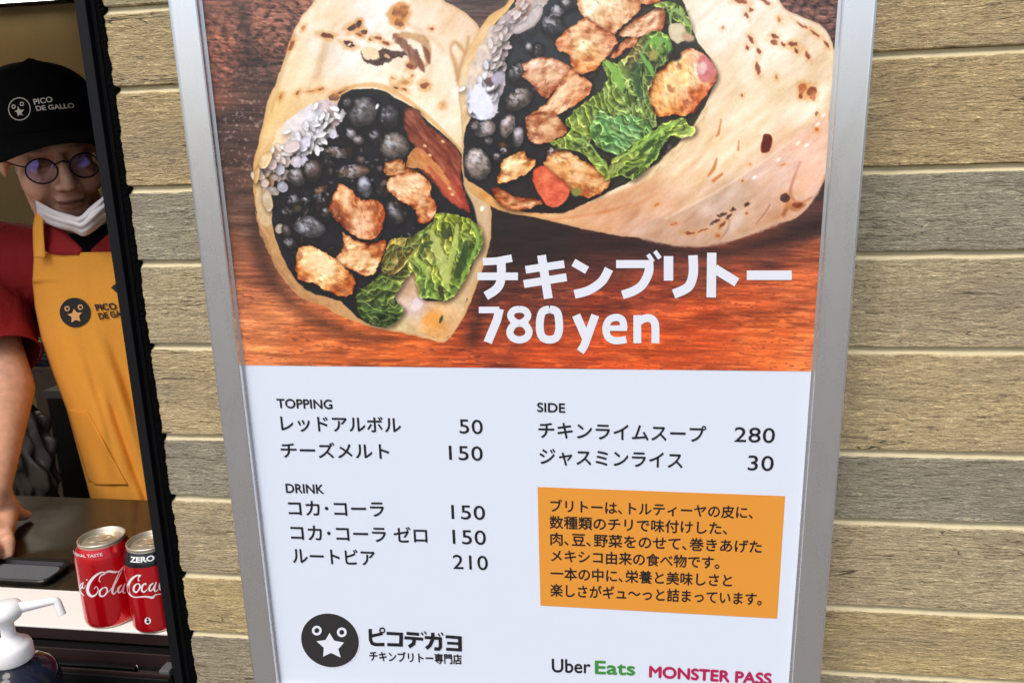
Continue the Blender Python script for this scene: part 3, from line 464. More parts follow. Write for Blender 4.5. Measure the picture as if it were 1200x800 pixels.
    for x, y, rx, ry, an, c in ((880, 12, 3, 2.6, 0, 1), (875, 19, 4, 1.6, 50, 1), (868, 2, 8, 2.4, 5, 1), (897, 2, 6, 2.4, 35, 1), (847, 33, 1.5, 2, 0, 0), (913, 23, 1.4, 3, -20, 0), (880, 46, 2, 5, -35, 1), (876, 56, 1.8, 2.4, -30, 1), (889, 60, 1.8, 4.5, -25, 1), (908, 43, 4, 2.6, 20, 1), (907, 50, 4, 3, 20, 1), (917, 52, 2, 4, -40, 1), (929, 52, 5, 3, 0, 1), (933, 60, 2, 3.6, -30, 1), (946, 65, 2, 5.5, -25, 1), (888, 81, 2.4, 7, -14, 1), (910, 90, 1.2, 2, 0, 0), (940, 104, 5, 6, 10, 0), (951, 107, 5, 6, 30, 1), (938, 113, 2.6, 2.6, 0, 1), (953, 115, 4, 4, 0, 0), (957, 133, 1.2, 3, 15, 1), (869, 112, 1, 1.4, 0, 1), (957, 152, 2, 2, 0, 0), (918, 193, 3, 1.4, -20, 0), (920, 232, 5.5, 6.5, 40, 2), (875, 240, 3.4, 2.2, -40, 2), (859, 246, 3.6, 2.6, -20, 2), (846, 252, 6, 2.2, -15, 2), (854, 254, 5, 2.4, -40, 2), (838, 260, 6, 1.6, -30, 2), (846, 264, 6, 2, -35, 1), (875, 250, 1.4, 1.4, 0, 1), (824, 270, 6, 1.2, -12, 1), (808, 273, 6, 1.6, 0, 1), (841, 276, 2.6, 2.4, 0, 0), (870, 212, 1, 1, 0, 1), (879, 193, 1.2, 1, 0, 0), (955, 40, 6, 1.8, 38, 1), (968, 52, 4, 1.6, 60, 1), (940, 30, 7, 1.2, 32, 1), (934, 240, 6, 3, 0, 1), (790, 262, 4, 1.4, -15, 0), (770, 240, 3, 1, -30, 0)):
        burn(x, y, rx, ry, an, ((176, 108, 64), (128, 70, 46), (66, 40, 34))[c], .35 if c < 2 else .2)
    for x, y in ((958, 146), (945, 170), (935, 168), (884, 208), (912, 187), (965, 135)): p.ell(x, y, 3, 1.8, -35, (252, 240, 224), soft=1.3, alpha=.85)
    p.stroke([(886, 262, 1), (896, 250, 2), (902, 240, 2)], (146, 108, 88), soft=1, alpha=.7); p.stroke([(843, 281, 1), (852, 270, 3), (855, 258, 2)], (150, 122, 104), soft=1.6, alpha=.7)
    dm = p.shape_mask(Q); mo = (p.fbm(X, Y, 52, 20, -42, 87, 3)-.5)[..., None]; mo2 = (p.fbm(X, Y, 20, 7, -42, 89, 3)-.5)[..., None]; p.img = p.img+(np.array([7., 2, 0])+mo*np.array([30., 44, 64])+mo2*np.array([26., 32, 42]))*dm
    cav = [(700, -84), (650, -64), (616, -30), (601, 4), (590, 18), (576, 33), (566, 52), (556, 78), (549, 104), (548, 124), (552, 138), (546, 150), (543, 178), (545, 207), (555, 215), (574, 228), (591, 240), (614, 248), (636, 250), (661, 249.5), (680, 241), (700, 232), (716, 223), (734, 215), (760, 197), (778, 190), (795, 170), (812, 158), (815, 146), (826, 124), (834, 106), (840, 87), (833, 70), (818, 50), (810, 32), (805, 13), (800, 0), (786, -36), (752, -72)]
    p.shape(cav, [(640, 60, (52, 58, 62)), (600, 160, (36, 38, 44)), (640, 220, (46, 36, 34)), (740, 140, (60, 62, 46)), (800, 20, (58, 56, 48))], k=2, tex=9, tsx=9, tsy=9, rough=1)
    for k in range(60):
        x, y = 560+R.rand()*240, R.rand()*245
        if p.sdf(np.array(cav, float), np.array([[x]]), np.array([[y]]))[0, 0] < 5: continue
        b = R.rand(); c = (112, 104, 102) if b > .6 else ((110, 80, 60) if b > .3 else (76, 74, 78))
        p.ell(x, y, 4+R.rand()*7, 2.5+R.rand()*4, R.rand()*180, c, style='bean', rough=1.6, rs=3, bev=22, drop=.4, alpha=.85)
    p.shape([(606, -40), (646, -40), (642, 2), (636, 11), (632, 23), (621, 35), (604, 38), (592, 44), (587, 58), (592, 76), (592, 98), (588, 112), (580, 136), (566, 142), (552, 136), (546, 118), (545, 100), (553, 76), (564, 50), (578, 30), (592, 16), (604, 4)], [(615, 10, (196, 160, 140)), (600, 30, (190, 178, 180)), (575, 50, (214, 196, 180)), (560, 90, (226, 206, 182)), (562, 120, (222, 224, 240)), (580, 85, (180, 172, 182)), (575, 100, (160, 146, 152)), (630, 8, (176, 164, 160))], rough=3.4, rs=6, tex=30, tsx=6, tsy=6)
    for k in range(95):
        t = R.rand(); x = 552+t*62+R.randn()*6; y = 132-t*118+R.randn()*9
        c = np.array([244, 244, 254]) if t < .4 else np.array([220, 206, 202]); c = c*(.80+.2*R.rand()); r = 3.4+2.6*R.rand()
        if x > 600 and y > 34 or x > 596-(y-40)*.05 and y > 42: continue
        p.ell(x, y, r*1.25, r*.62, -60+R.randn()*30, tuple(c*1.05), soft=.8, tex=16, tsx=3, tsy=3, alpha=.92, bev=34, bw=2.5, drop=.34)
    p.shape([(600, 38), (604, 30), (616, 24), (622, 12), (630, 6), (637, 10), (633, 22), (622, 33), (608, 40)], (192, 182, 180), tex=18, tsx=5, tsy=3, ang=-50, rim=(3, (136, 126, 126), .7), rough=1)
    p.shape([(556, 100), (566, 102), (574, 114), (578, 128), (570, 140), (560, 138), (550, 122)], (224, 228, 250), tex=14, rough=2, soft=1.4); p.ell(575, 96, 6, 5, 30, (104, 84, 84), soft=1.6, rough=2, tex=20); p.ell(583, 92, 7, 8, 10, (168, 162, 176), soft=1.4, rough=2, tex=20)
    for x, y, rx, ry, an, c in ((648, 31, 15, 15, -30, (50, 58, 62)), (654, 12, 14, 7, -35, (104, 104, 108)), (608, 116, 19, 12, -35, (84, 78, 72)), (606, 84, 14, 9, -50, (58, 60, 62)), (568, 151, 14, 9, -20, (176, 164, 164)), (557, 148, 6, 6, 0, (112, 104, 106)), (594, 148, 9, 14, 20, (170, 158, 156)), (607, 160, 7, 12, 12, (164, 160, 170)), (559, 192, 15.5, 20, -12, (150, 142, 138)), (573, 165, 5, 5, 0, (84, 80, 82)), (592, 178, 9, 5, 0, (46, 40, 42)), (630, 60, 6, 9, 30, (66, 68, 70)), (583, 186, 7, 9, 0, (36, 38, 42)), (650, 180, 12, 8, 0, (84, 46, 34)), (664, 5, 9, 7, 0, (50, 54, 54)), (620, 56, 5, 6, 0, (84, 86, 90))):
        p.ell(x, y, rx, ry, an, c, style='bean', rough=1.6, rs=4, bev=26, drop=.5, light=(x-rx*.2, y-ry*.35, max(4, rx*.6), (214, 214, 222), .46))
    p.stroke([(642, 22, 1), (648, 17, 1.6), (656, 19, 1)], (150, 152, 156), alpha=.8)
    C = meat
    C([(690, -30), (760, -36), (775, -4), (770, 4), (742, 3)], (206, 150, 116))
    C([(684, -20), (676, 8), (690, 24), (702, 35), (719, 40.5), (730, 30), (744, 18), (752, 8), (746, 0), (742, -20)], (224, 180, 146), 50)
    C([(686, 20), (675, 28), (660, 38), (650, 51), (656, 60), (668, 66), (668, 80), (677, 87), (690, 85), (702, 78), (710, 68), (723, 50), (719, 40), (704, 33)], [(690, 40, (214, 158, 124)), (684, 54, (250, 226, 184)), (690, 75, (224, 156, 104)), (712, 48, (186, 122, 90)), (662, 45, (204, 140, 104))], 20)
    C([(633, 67), (612, 75), (616, 83), (611, 90), (622, 97), (634, 112), (642, 115), (652, 104), (668, 82), (660, 73), (651, 69)], (190, 140, 116), -25)
    C([(668, 82), (679, 88), (693, 98), (690, 110), (670, 126), (652, 135), (636, 142), (622, 144), (616, 138), (640, 122), (652, 104)], (220, 164, 128), -40)
    C([(618, 136), (642, 131), (653, 136), (665, 154), (652, 164), (635, 169), (621, 166), (617, 151)], (178, 126, 96), 10)
    C([(589, 188), (614, 177), (617, 185), (627, 187), (628, 193), (617, 204), (600, 211), (586, 215), (583, 208), (588, 199)], (222, 172, 122), -20)
    C([(652, 177), (636, 192), (650, 206), (664, 222), (690, 232), (712, 220), (714, 206), (700, 196), (682, 188), (668, 178)], (208, 152, 104), 30)
    C([(576, 219), (590, 223), (603, 231), (621, 232), (637, 236), (628, 242), (610, 246), (593, 243), (581, 234)], (174, 112, 76), 5)
    p.shape([(624, 201), (633, 194), (642, 197), (649, 205), (665, 217), (668, 226), (660, 239), (644, 243), (634, 232), (626, 217)], [(632, 205, (206, 96, 62)), (650, 225, (214, 104, 74))], tex=34, tsx=6, tsy=4, rough=1.6, rim=(3, (176, 76, 52), .5), bev=26, drop=.5, light=(640, 208, 6, (236, 150, 116), .6)); p.ell(675, 225, 6, 5, 0, (134, 134, 66), soft=1.6)
    C([(810, 56), (796, 64), (786, 72), (778, 80), (766, 87), (760, 102), (758, 118), (766, 127), (772, 137), (790, 134), (800, 137), (813, 131), (820, 120), (829, 110), (838, 96), (840, 86), (830, 68)], [(780, 100, (222, 160, 104)), (800, 90, (228, 174, 110)), (815, 110, (206, 130, 92)), (830, 80, (206, 140, 130)), (770, 120, (220, 156, 96))], 55)
    p.shape([(821, 66), (834, 72), (839, 86), (830, 96), (818, 90)], (196, 116, 118), tex=24, rough=2, soft=2, alpha=.8); p.ell(823, 80, 5, 7, 20, (226, 196, 186), soft=2, alpha=.8, tex=16)
    p.stroke([(812, 134, 2), (820, 124, 4), (830, 112, 3)], (72, 56, 44), alpha=.8)
    C([(730, 34), (742, 24), (754, 18), (768, 10), (779, 9), (778, 30), (774, 40), (758, 42), (740, 44), (726, 42)], (196, 144, 114), -30)
    C([(716, 67), (724, 56), (734, 46), (748, 44), (744, 54), (732, 58), (722, 68)], (208, 154, 118), -40)
    for (x, y, r, an) in ((660, 110, 9, -30), (672, 100, 8, 20), (640, 128, 7, 0), (655, 122, 8, 40), (630, 92, 7, 0), (648, 88, 8, 15), (640, 150, 9, 0), (652, 142, 6, 10), (700, 44, 9, 10), (676, 66, 8, 0), (722, 22, 9, -10), (705, 10, 9, 0), (790, 92, 9, 40), (800, 108, 9, 60), (780, 112, 7, 0), (812, 98, 8, 50), (680, 208, 8, 10), (694, 214, 8, 0), (676, 196, 7, 20), (606, 196, 8, 0)):
        p.ell(x, y, r, r*.6, an, (238, 200, 158), rough=3, rs=5, soft=2.6, alpha=.55, tex=16, tsx=4, tsy=3)
    for (x, y, r, an) in ((664, 120, 6, -30), (628, 104, 5, 20), (646, 136, 7, -30), (658, 96, 5, 0), (690, 70, 7, 0), (715, 62, 5, -50), (786, 104, 6, 40), (806, 120, 6, 0), (796, 78, 5, 60), (690, 222, 7, 20), (630, 158, 6, 0), (594, 204, 5, 0), (740, 30, 5, -40)):
        p.ell(x, y, r, r*.45, an, (140, 78, 52), rough=3, rs=4, soft=1.6, alpha=.6)
    p.shape([(826, 126), (832, 118), (822, 150), (806, 174), (784, 194), (756, 212), (742, 214), (764, 196), (786, 176), (806, 156)], (226, 196, 156), rough=2, rs=5, tex=30, tsx=12, tsy=3, ang=-48, soft=1.5)
    # salad, right wrap
    Le = leaf
    Le([(706, 72), (724, 74), (738, 62), (752, 44), (770, 36), (786, 48), (785, 66), (770, 82), (762, 100), (760, 118), (770, 138), (764, 152), (730, 162), (700, 158), (672, 152), (664, 140), (690, 116), (704, 106), (712, 92)], [(715, 85, (120, 156, 76)), (745, 60, (120, 118, 76)), (740, 110, (90, 118, 66)), (760, 75, (52, 74, 44)), (700, 130, (106, 136, 62)), (735, 140, (110, 140, 80)), (775, 55, (92, 140, 60))], 70)
    Le([(764, 8), (780, 2), (796, 6), (806, 20), (811, 36), (805, 42), (795, 26), (788, 24), (786, 30), (782, 12)], (96, 124, 66), 30)
    p.stroke([(786, 28, 2), (786, 16, 3), (794, 12, 3.4), (802, 22, 3), (810, 34, 3)], (142, 174, 100), alpha=.9)
    p.shape([(786, 28), (800, 29), (804, 44), (796, 51), (787, 46), (784, 38)], (214, 200, 168), rough=1.5, tex=10, rim=(3, (176, 156, 116), .5)); p.ell(806, 44, 8, 5, 20, (190, 160, 130), soft=2, tex=14)
    p.stroke([(752, 64, 3), (760, 50, 4), (772, 46, 5), (784, 52, 4), (783, 66, 2)], (116, 170, 84), soft=1.4, alpha=.85); p.ell(766, 65, 5, 6, 20, (156, 150, 82), soft=1.4); p.stroke([(752, 66, 3), (762, 80, 6), (764, 88, 3)], (120, 178, 88), soft=1.2, alpha=.85)
    p.stroke([(707, 73, 2), (718, 80, 8), (726, 96, 11), (728, 106, 4)], (136, 180, 86), soft=2, alpha=.85); p.stroke([(746, 76, 6), (746, 96, 10), (750, 112, 6)], (54, 88, 58), soft=3, alpha=.7); p.ell(790, 66, 9, 6, 0, (52, 40, 38), soft=3)
    Le([(645, 166), (662, 160), (670, 150), (690, 148), (694, 160), (690, 172), (704, 184), (714, 198), (708, 206), (696, 194), (684, 180), (668, 176), (656, 174)], (120, 150, 70), 20)
    Le([(692, 158), (694, 144), (704, 130), (716, 138), (730, 134), (750, 138), (766, 152), (752, 166), (738, 174), (724, 182), (708, 176), (698, 170)], [(705, 160, (88, 140, 80)), (730, 155, (104, 160, 108)), (750, 150, (96, 146, 86))], 30)
    Le([(713, 196), (719, 186), (736, 176), (752, 162), (766, 152), (784, 143), (801, 139), (806, 146), (815, 149), (812, 158), (798, 162), (786, 160), (778, 170), (770, 184), (760, 196), (748, 208), (738, 211), (729, 205), (716, 208), (708, 209)], [(720, 195, (150, 170, 84)), (745, 185, (110, 140, 60)), (770, 165, (84, 128, 54)), (800, 150, (150, 180, 90)), (740, 205, (80, 116, 48))], -35)
    for pts, cc, a in (([(722, 188, 2), (748, 172, 3), (770, 156, 3), (790, 144, 2)], (150, 190, 100), .8), ([(750, 200, 3), (762, 184, 4), (774, 168, 3)], (60, 90, 40), .7), ([(752, 178, 5), (762, 170, 5), (768, 164, 2)], (54, 78, 40), .8), ([(736, 204, 6), (746, 198, 5)], (44, 46, 30), .8), ([(706, 140, 2), (712, 156, 3), (722, 172, 2)], (70, 120, 70), .6), ([(716, 142, 1.5), (738, 150, 2), (760, 156, 1.5)], (140, 196, 140), .6), ([(692, 170, 2), (706, 190, 3), (713, 202, 2)], (150, 190, 96), .8), ([(694, 172, 1.5), (682, 164, 2), (664, 162, 2)], (160, 196, 110), .7)):
        p.stroke(pts, cc, soft=1.1, alpha=a)
    # slight glare haze of the film, painted into the top of the print
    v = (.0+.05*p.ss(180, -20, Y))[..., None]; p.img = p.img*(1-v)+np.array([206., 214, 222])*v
    # print contrast
    q = p.img/255; q = q.clip(0, 1); p.img = 255*(q+.16*q*(1-q)*(2*q-1)*2+.035*q*q)
    # grain of the print
    Xa, Ya, sl = p.grid(p.X0, p.Y0, p.X1, p.Y1); gn = RR.randn(*Xa.shape)*3.0+(p.fbm(Xa, Ya, 2.2, 2.2, 0, 91, 2)-.5)*12; Lm = p.img.mean(2)/255; p.img = p.img+(gn*(.35+.65*np.sqrt(Lm.clip(0, 1))))[..., None]
    return p
# ================================================================ SETTING
def struct(name, me, m): o = link(name, me, None, m); o['kind'] = 'structure'; return o
M_floor = grainy('concrete_paving', (118, 114, 108), .18, 14, .9, .4, .004)
struct('ground', mesh('ground', [(-60, -60, 0), (60, -60, 0), (60, 60, 0), (-60, 60, 0)], [(0, 1, 2, 3)]), M_floor)
WX0, WX1 = -2.35, 2.4; OX0, OX1 = -1.66, -0.7312*WALL; OZ0, OZ1 = EYE-.575, EYE+.47; CY = .54        # wall ends, opening, counter height below the eye
# ---- wall of wood-look boards, every board an object
wall = thing('boarded_wall', 'wall of pale tan and grey wood grain boards behind the menu sign', 'wall', (0, .03, 0))
M_plank = plank_material(); M_groove = grainy('groove_paint', (202, 190, 152), .10, 90, .6, .2, .0006); M_back = mat('wall_core', (120, 108, 84), .9)
seams = [-.2390, -.1349, .0020, .1090, .2351, .3791, .4812, .6160, .7234]
seams = [s*WALL for s in seams]
tops = seams[:]
while EYE-tops[0] < 2.55: tops.insert(0, tops[0]-[.092, .074, .083, .098][len(tops) % 4])
n_up = len(tops)-len(seams)
while EYE-tops[-1] > .1: tops.append(tops[-1]+[.085, .076, .1, .074][len(tops) % 4])
TINT = {-1: (192, 180, 146), 0: (208, 187, 142), 1: (210, 187, 140), 2: (178, 172, 148), 3: (207, 191, 154), 4: (214, 194, 150), 5: (174, 168, 146), 6: (204, 187, 151), 7: (212, 190, 140), 8: (176, 166, 142)}
def plank_mesh(x0, x1, ya, yb, fine):
    """one board: face, soft top chamfer, square under-edge; ya/yb = top/bottom below the eye"""
    R = random.Random(int(ya*9999)); n = max(1, int((x1-x0)/.004)) if fine else 2; V = []; zt, zb = EYE-ya, EYE-yb; j = 0; k = 0
    for i in range(n+1):
        x = x0+(x1-x0)*i/n
        if fine: j = .8*j+R.uniform(-.0005, .0005); k = .75*k+R.uniform(-.00035, .00035)
        V += [(x, .016, zt-.0002), (x, .0050, zt-.0002), (x, .0044, zt-.0030), (x, .0011, zt-.0070+j*.8), (x, .0, zt-.0081+j), (x, .0, zb+.0010+k), (x, .0010, zb+.0002+k*.6), (x, .016, zb+.0002)]
    Fc = [(i*8+q, (i+1)*8+q, (i+1)*8+q+1, i*8+q+1) for i in range(n) for q in range(7)]+[tuple(range(8)), tuple(n*8+q for q in range(8))[::-1]]
    me = mesh('plank', V, Fc); me.materials.append(M_plank); me.materials.append(M_groove)
    for i in range(n):
        for q in (0, 1, 2): me.polygons[i*7+q].material_index = 1
    return me
for i in range(len(tops)-1):
    a, b = tops[i], tops[i+1]; za, zb = EYE-a, EYE-b; idx = i-n_up
    col = TINT.get(idx, [(170, 156, 122), (150, 142, 118), (182, 164, 118)][i % 3]); near = -.5 < a < .75
    segs = [(WX0, WX1)] if (zb >= OZ1 or za <= OZ0) else [(WX0, OX0-.02), (-.4935, WX1)]
    if za > OZ1 > zb: segs = [(WX0, WX1)]; b = EYE-OZ1
    if za > OZ0 > zb: segs = [(WX0, OX0-.02), (-.4935, WX1)]
    for s0, s1 in segs:
        parts = [(s0, s1, near)] if not (near and s1 > .8) else [(s0, .75, True), (.7515, s1, False)]
        for p0, p1, fine in parts:
            o = link('plank', plank_mesh(p0, p1, a, b, fine), wall, M_plank); o.color = (*lin(col), 1)
M_dark = mat('black_aluminium', (17, 18, 21), .5, spec=.2); M_seal = grainy('black_sealant', (4, 4, 5), .3, 300, .8, .8, .002, spec=.05)
for (x0, x1, z0, z1) in ((WX0, OX0-.02, 0, 2.5), (-.495, WX1, 0, 2.5), (OX0-.02, -.495, 0, OZ0-.03), (OX0-.02, -.495, OZ1+.01, 2.5)):
    link('wall_core', box(x0, x1, .0165, .07, z0, z1), wall, M_back)
# ================================================================ SERVING WINDOW
win = thing('window_frame', 'black aluminium frame of the serving window at the left', 'window frame', (OX1, 0, OZ0))
xi = -.7312*WALL; xo = -.6918*WALL
link('jamb', box(xi, xi+.0115, -.004, .09, OZ0-.03, OZ1+.03, .0008), win, M_dark)
link('jamb_step', box(xi+.0118, xi+.0175, .0015, .05, OZ0-.03, OZ1+.03, .0006), win, mat('matte_black', (6, 6, 7), .8, spec=.1))
link('jamb', box(OX0-.03, OX0, -.004, .09, OZ0-.03, OZ1+.03, .0008), win, M_dark)
link('head_rail', box(OX0+.001, xi-.001, -.004, .09, OZ1-.001, OZ1+.03, .0008), win, M_dark)
V = []; R = random.Random(8); n = 520; j = 0
for i in range(n+1):
    z = OZ0-.03+(OZ1-OZ0+.06)*i/n; j = .55*j+R.uniform(-.0009, .0009); x = xo+j; y = EYE-z; k = min(abs(y-s-.003) for s in tops); x += .0022*math.exp(-(k/.0035)**2)
    V += [(xi+.0178, .0025, z), (xi+.0205, .0005+R.uniform(-.0004, .0004), z), (x-.003, -.0012+R.uniform(-.0006, .0006), z), (x-.0008, -.0005, z), (x, .0075, z)]
link('sealant', mesh('s', V, [(i*5+q, i*5+q+1, (i+1)*5+q+1, (i+1)*5+q) for i in range(n) for q in range(4)]), win, M_seal)
# sill and sliding tracks below the counter edge
M_brown = mat('dark_brown_trim', (40, 26, 25), .5, spec=.3); M_blk = mat('black_track', (8, 8, 9), .5, spec=.25)
def wz(z): return z-WALL
zc = EYE-CY
sill = thing('window_sill', 'dark brown and black sliding window track under the white counter edge', 'window sill', (OX0, 0, zc-.08))
def bx(name, z0, z1, Y0, Y1, m, x0=OX0+.002, x1=None, bev=.0008, par=None): return link(name, box(x0, (OX1-.0012) if x1 is None else x1, wz(z0), wz(z1), EYE-Y1, EYE-Y0, bev), par or sill, m)
bx('fascia', .7385, .742, CY+.0035, CY+.0185, M_brown)
bx('track', .724, .7383, CY+.0205, CY+.046, M_blk)
bx('track_lip', .7215, .7238, CY+.0185, CY+.043, M_brown)
bx('track', .7045, .7213, CY+.036, CY+.046, M_blk); bx('track_lip', .7022, .7043, CY+.030, CY+.046, M_brown)
bx('sill_front', .698, .702, CY+.034, CY+.06, M_blk, bev=.001)
M_steel = mat('bare_steel', (150, 148, 145), .3, 1)
bx('stopper', .7035, .7205, CY+.026, CY+.0358, mat('grey_stopper', (84, 84, 86), .5), OX1-.016, OX1-.003)
bx('latch_bar', .7090, .7165, CY+.030, CY+.0355, mat('latch_black', (8, 8, 9), .3), OX0+.3, OX1-.052)
link('latch_hook', tube(curve([W((OX1-.0515, CY+.0285, .713)), W((OX1-.0500, CY+.0278, .712)), W((OX1-.0485, CY+.0300, .7112)), W((OX1-.0482, CY+.0340, .711))]), .0008, 8), sill, M_steel, True)
link('latch_plate', box(OX1-.048, OX1-.018, wz(.7095), wz(.7125), EYE-CY-.0352, EYE-CY-.0345), sill, M_steel)
# ================================================================ COUNTER
M_white = mat('cream_laminate', (238, 232, 226), .34); 
M_top = mat('dark_counter', (58, 48, 36), .30, .0, .6); v = coords(M_top)
L(M_top, ramp(M_top, noise(M_top, v, 26, 6), [(.3, (.016, .013, .008)), (.7, (.034, .027, .017))]), B(M_top)['Base Color']); L(M_top, ramp(M_top, noise(M_top, v, 12, 5), [(.3, (.13, .13, .13)), (.7, (.24, .24, .24))]), B(M_top)['Roughness'])
ctr = thing('service_counter', 'dark brown counter top with a white front edge inside the window', 'counter', (-1.1, .25, 0))
link('edge_strip', box(OX0-.1, OX1-.0015, wz(.7375), wz(.8165), zc-.003, zc, .0008), ctr, M_white)
link('counter_top', box(OX0-.1, .25, wz(.817), wz(1.10), zc-.022, zc-.0005, .001), ctr, M_top)
link('counter_base', box(OX0-.1, .25, wz(.78), wz(1.06), 0, zc-.0225), ctr, mat('counter_base', (60, 56, 52), .6))
# tray on the counter
tray = thing('tray', 'shallow black tray with a grey lining lying on the counter', 'tray', W((-.95, CY, .83)))
def trp(px, py, h=0): p = atY(px, py, CY-h); return p
c1, c2 = trp(74, 672), trp(50, 696); zA, zB = c1[2], c2[2]; xr = (c1[0]+c2[0])/2
def rr(x0, x1, z0, z1, r, n=5):
    P = []
    for cx, cz, a0 in ((x1-r, z0+r, -90), (x1-r, z1-r, 0), (x0+r, z1-r, 90), (x0+r, z0+r, 180)):
        for k in range(n+1): a = math.radians(a0+90*k/n); P.append((cx+r*math.cos(a), cz+r*math.sin(a)))
    return P
def rim_mesh(loops, close=True):                                                     # loops: list of (outline, Y)
    V, Fc = [], []; n = len(loops[0][0])
    for P, Y in loops: V += [W((x, Y, z)) for x, z in P]
    for i in range(len(loops)-1): Fc += [(i*n+k, i*n+(k+1) % n, (i+1)*n+(k+1) % n, (i+1)*n+k) for k in range(n)]
    if close: Fc.append(tuple((len(loops)-1)*n+k for k in range(n)))
    return mesh('rim', V, Fc)
tz0, tz1, tx1 = max(c2[2], .8185), c1[2]+.022, xr; 
def R4(d): return rr(-1.12+d, tx1-d, tz0+d, tz1-d, .012)
M_tray = mat('black_plastic', (16, 14, 14), .35); M_felt = grainy('grey_lining', (86, 90, 94), .12, 200, .8)
link('tray_rim', rim_mesh([(R4(.004), CY-.0004), (R4(0), CY-.009), (R4(.0015), CY-.0105), (R4(.006), CY-.0085), (R4(.009), CY-.0040)]), tray, M_tray, False)
link('tray_lining', rim_mesh([(R4(.0115), CY-.0042), (R4(.012), CY-.0052)]), tray, M_felt)
# ================================================================ DRINK CANS
CS = .935
def can(name, bx_, bz, label, zero):
    lathe = lambda P, n, b: globals()['lathe']([(r, q*CS) for r, q in P], n, b)
    t = thing(name, label, 'drink can', W((bx_, CY, bz)), 'drink cans on the counter'); x, y, z = W((bx_, CY, bz))
    red = mat('red_can_paint', (196, 6, 22), .22, .35, .5, Coat_Weight=.6, Coat_Roughness=.1); al = mat('can_aluminium', (214, 203, 180), .34, .72); blk = mat('black_can_band', (16, 16, 22), .25, .2, Coat_Weight=.5)
    zb = .0965 if zero else .1055
    link('base_ring', lathe([(.0, .006), (.024, .004), (.0275, .0004), (.0298, .0004), (.0312, .0016), (.0322, .0036)], 56, (x, y, z)), t, al, True)
    link('can_body', lathe([(.0322, .0036), (.0328, .0060), (.0330, .0090), (.0330, .0955), (.0329, .0965)]+([] if zero else [(.0322, .1005), (.0306, .1055)]), 56, (x, y, z)), t, red, True)
    link('shoulder', lathe([(.0329, .0965), (.0323, .1000), (.0306, .1055), (.0284, .1105), (.0272, .1135)] if zero else [(.0306, .1055), (.0284, .1105), (.0272, .1135)], 56, (x, y, z)), t, blk if zero else red, True)
    lid = link('lid', lathe([(.0272, .1135), (.0268, .1150), (.0274, .1166), (.0274, .1180), (.0266, .1190), (.0257, .1184), (.0248, .1130), (.0238, .1118), (.0228, .1132), (.0, .1136)], 56, (x, y, z)), t, al, True)
    bm = bmesh.new()
    for (cx, cy, rx, ry, h, th) in ((.0035, 0, .0085, .0062, .1150, .0012),):
        P = [(cx+rx*math.cos(a), cy+ry*math.sin(a)) for a in [2*math.pi*k/20 for k in range(20)]]; H = [(cx+.003+.0035*math.cos(a), cy+.0032*math.sin(a)) for a in [2*math.pi*k/20 for k in range(20)]]
        lo = [bm.verts.new((x+p[0]*math.cos(.5)-p[1]*math.sin(.5), y+p[0]*math.sin(.5)+p[1]*math.cos(.5), z+h*CS)) for p in P]; hi = [bm.verts.new(v.co+Vector((0, 0, th))) for v in lo]
        ih = [bm.verts.new((x+p[0]*math.cos(.5)-p[1]*math.sin(.5), y+p[0]*math.sin(.5)+p[1]*math.cos(.5), z+h*CS+th)) for p in H]; il = [bm.verts.new(v.co-Vector((0, 0, th))) for v in ih]
        for k in range(20): q = (k+1) % 20; bm.faces.new((lo[k], lo[q], hi[q], hi[k])); bm.faces.new((hi[k], hi[q], ih[q], ih[k])); bm.faces.new((ih[k], ih[q], il[q], il[k]))
    link('pull_tab', bmdone(bm), t, al); link('opening_score', tube([(x-.004+.0075*math.cos(a)-.006, y+.0085*math.sin(a), z+.1140*CS) for a in [2*math.pi*k/20 for k in range(21)]], .0004, 6), t, al, True)
    return t, (bx_, bz)
def on_cyl(c, px, py, r=.0330, lift=.00018):
    v = ray(px, py); r = r+lift; a = v[0]**2+v[2]**2; b = -2*(v[0]*c[0]+v[2]*c[1]); k = c[0]**2+c[1]**2-r*r; D = b*b-4*a*k
    t = (-b-math.sqrt(max(D, 0)))/(2*a); return v*t
def cyl_ribbons(t, c, strokes, m, r=.033, Yrange=None):
    V, Fc = [], []; s = 6.154
    for i, P in enumerate(strokes):
        v, f = ribbon([(80+a/s, 610+b/s, w_*1.08/s) for a, b, w_ in P], 5); o = len(V); V += [W(on_cyl(c, p[0], p[1], r, .00012+.00002*i)) for p in v]; Fc += [tuple(o+k for k in q) for q in f]
    return link('lettering', mesh('l', V, Fc), t, m)
def cyl_text(t, c, s, bl, br, h, m, r=.033, bold=.02, Rf=None):
    vs, fs = text2d(s, bold); z6 = 6.154; V = []
    a = on_cyl(c, 80+bl[0]/z6, 610+bl[1]/z6, r); b = on_cyl(c, 80+br[0]/z6, 610+br[1]/z6, r); ta = math.atan2(a[0]-c[0], c[1]-a[2]); tb = math.atan2(b[0]-c[0], c[1]-b[2]); Y = (a[1]+b[1])/2
    bm = bmesh.new(); vv = [bm.verts.new((p[0], p[1], 0)) for p in vs]
    for f in fs:
        try: bm.faces.new([vv[k] for k in f])
        except ValueError: pass
    bmesh.ops.triangulate(bm, faces=bm.faces[:]); bmesh.ops.subdivide_edges(bm, edges=[e for e in bm.edges if e.calc_length() > .04], cuts=3)
    for q in bm.verts:
        th = ta+(tb-ta)*q.co.x; y = Y-h*q.co.y; rr_ = (Rf(CY-y) if Rf else r)+.00025; q.co = W((c[0]+rr_*math.sin(th), y, c[1]-rr_*math.cos(th)))
    return link('lettering', bmdone(bm), t, m)
M_ink = mat('white_print', (236, 236, 238), .35)
pA = atY(134.0, 720, CY); pB = atY(189.5, 725, CY)
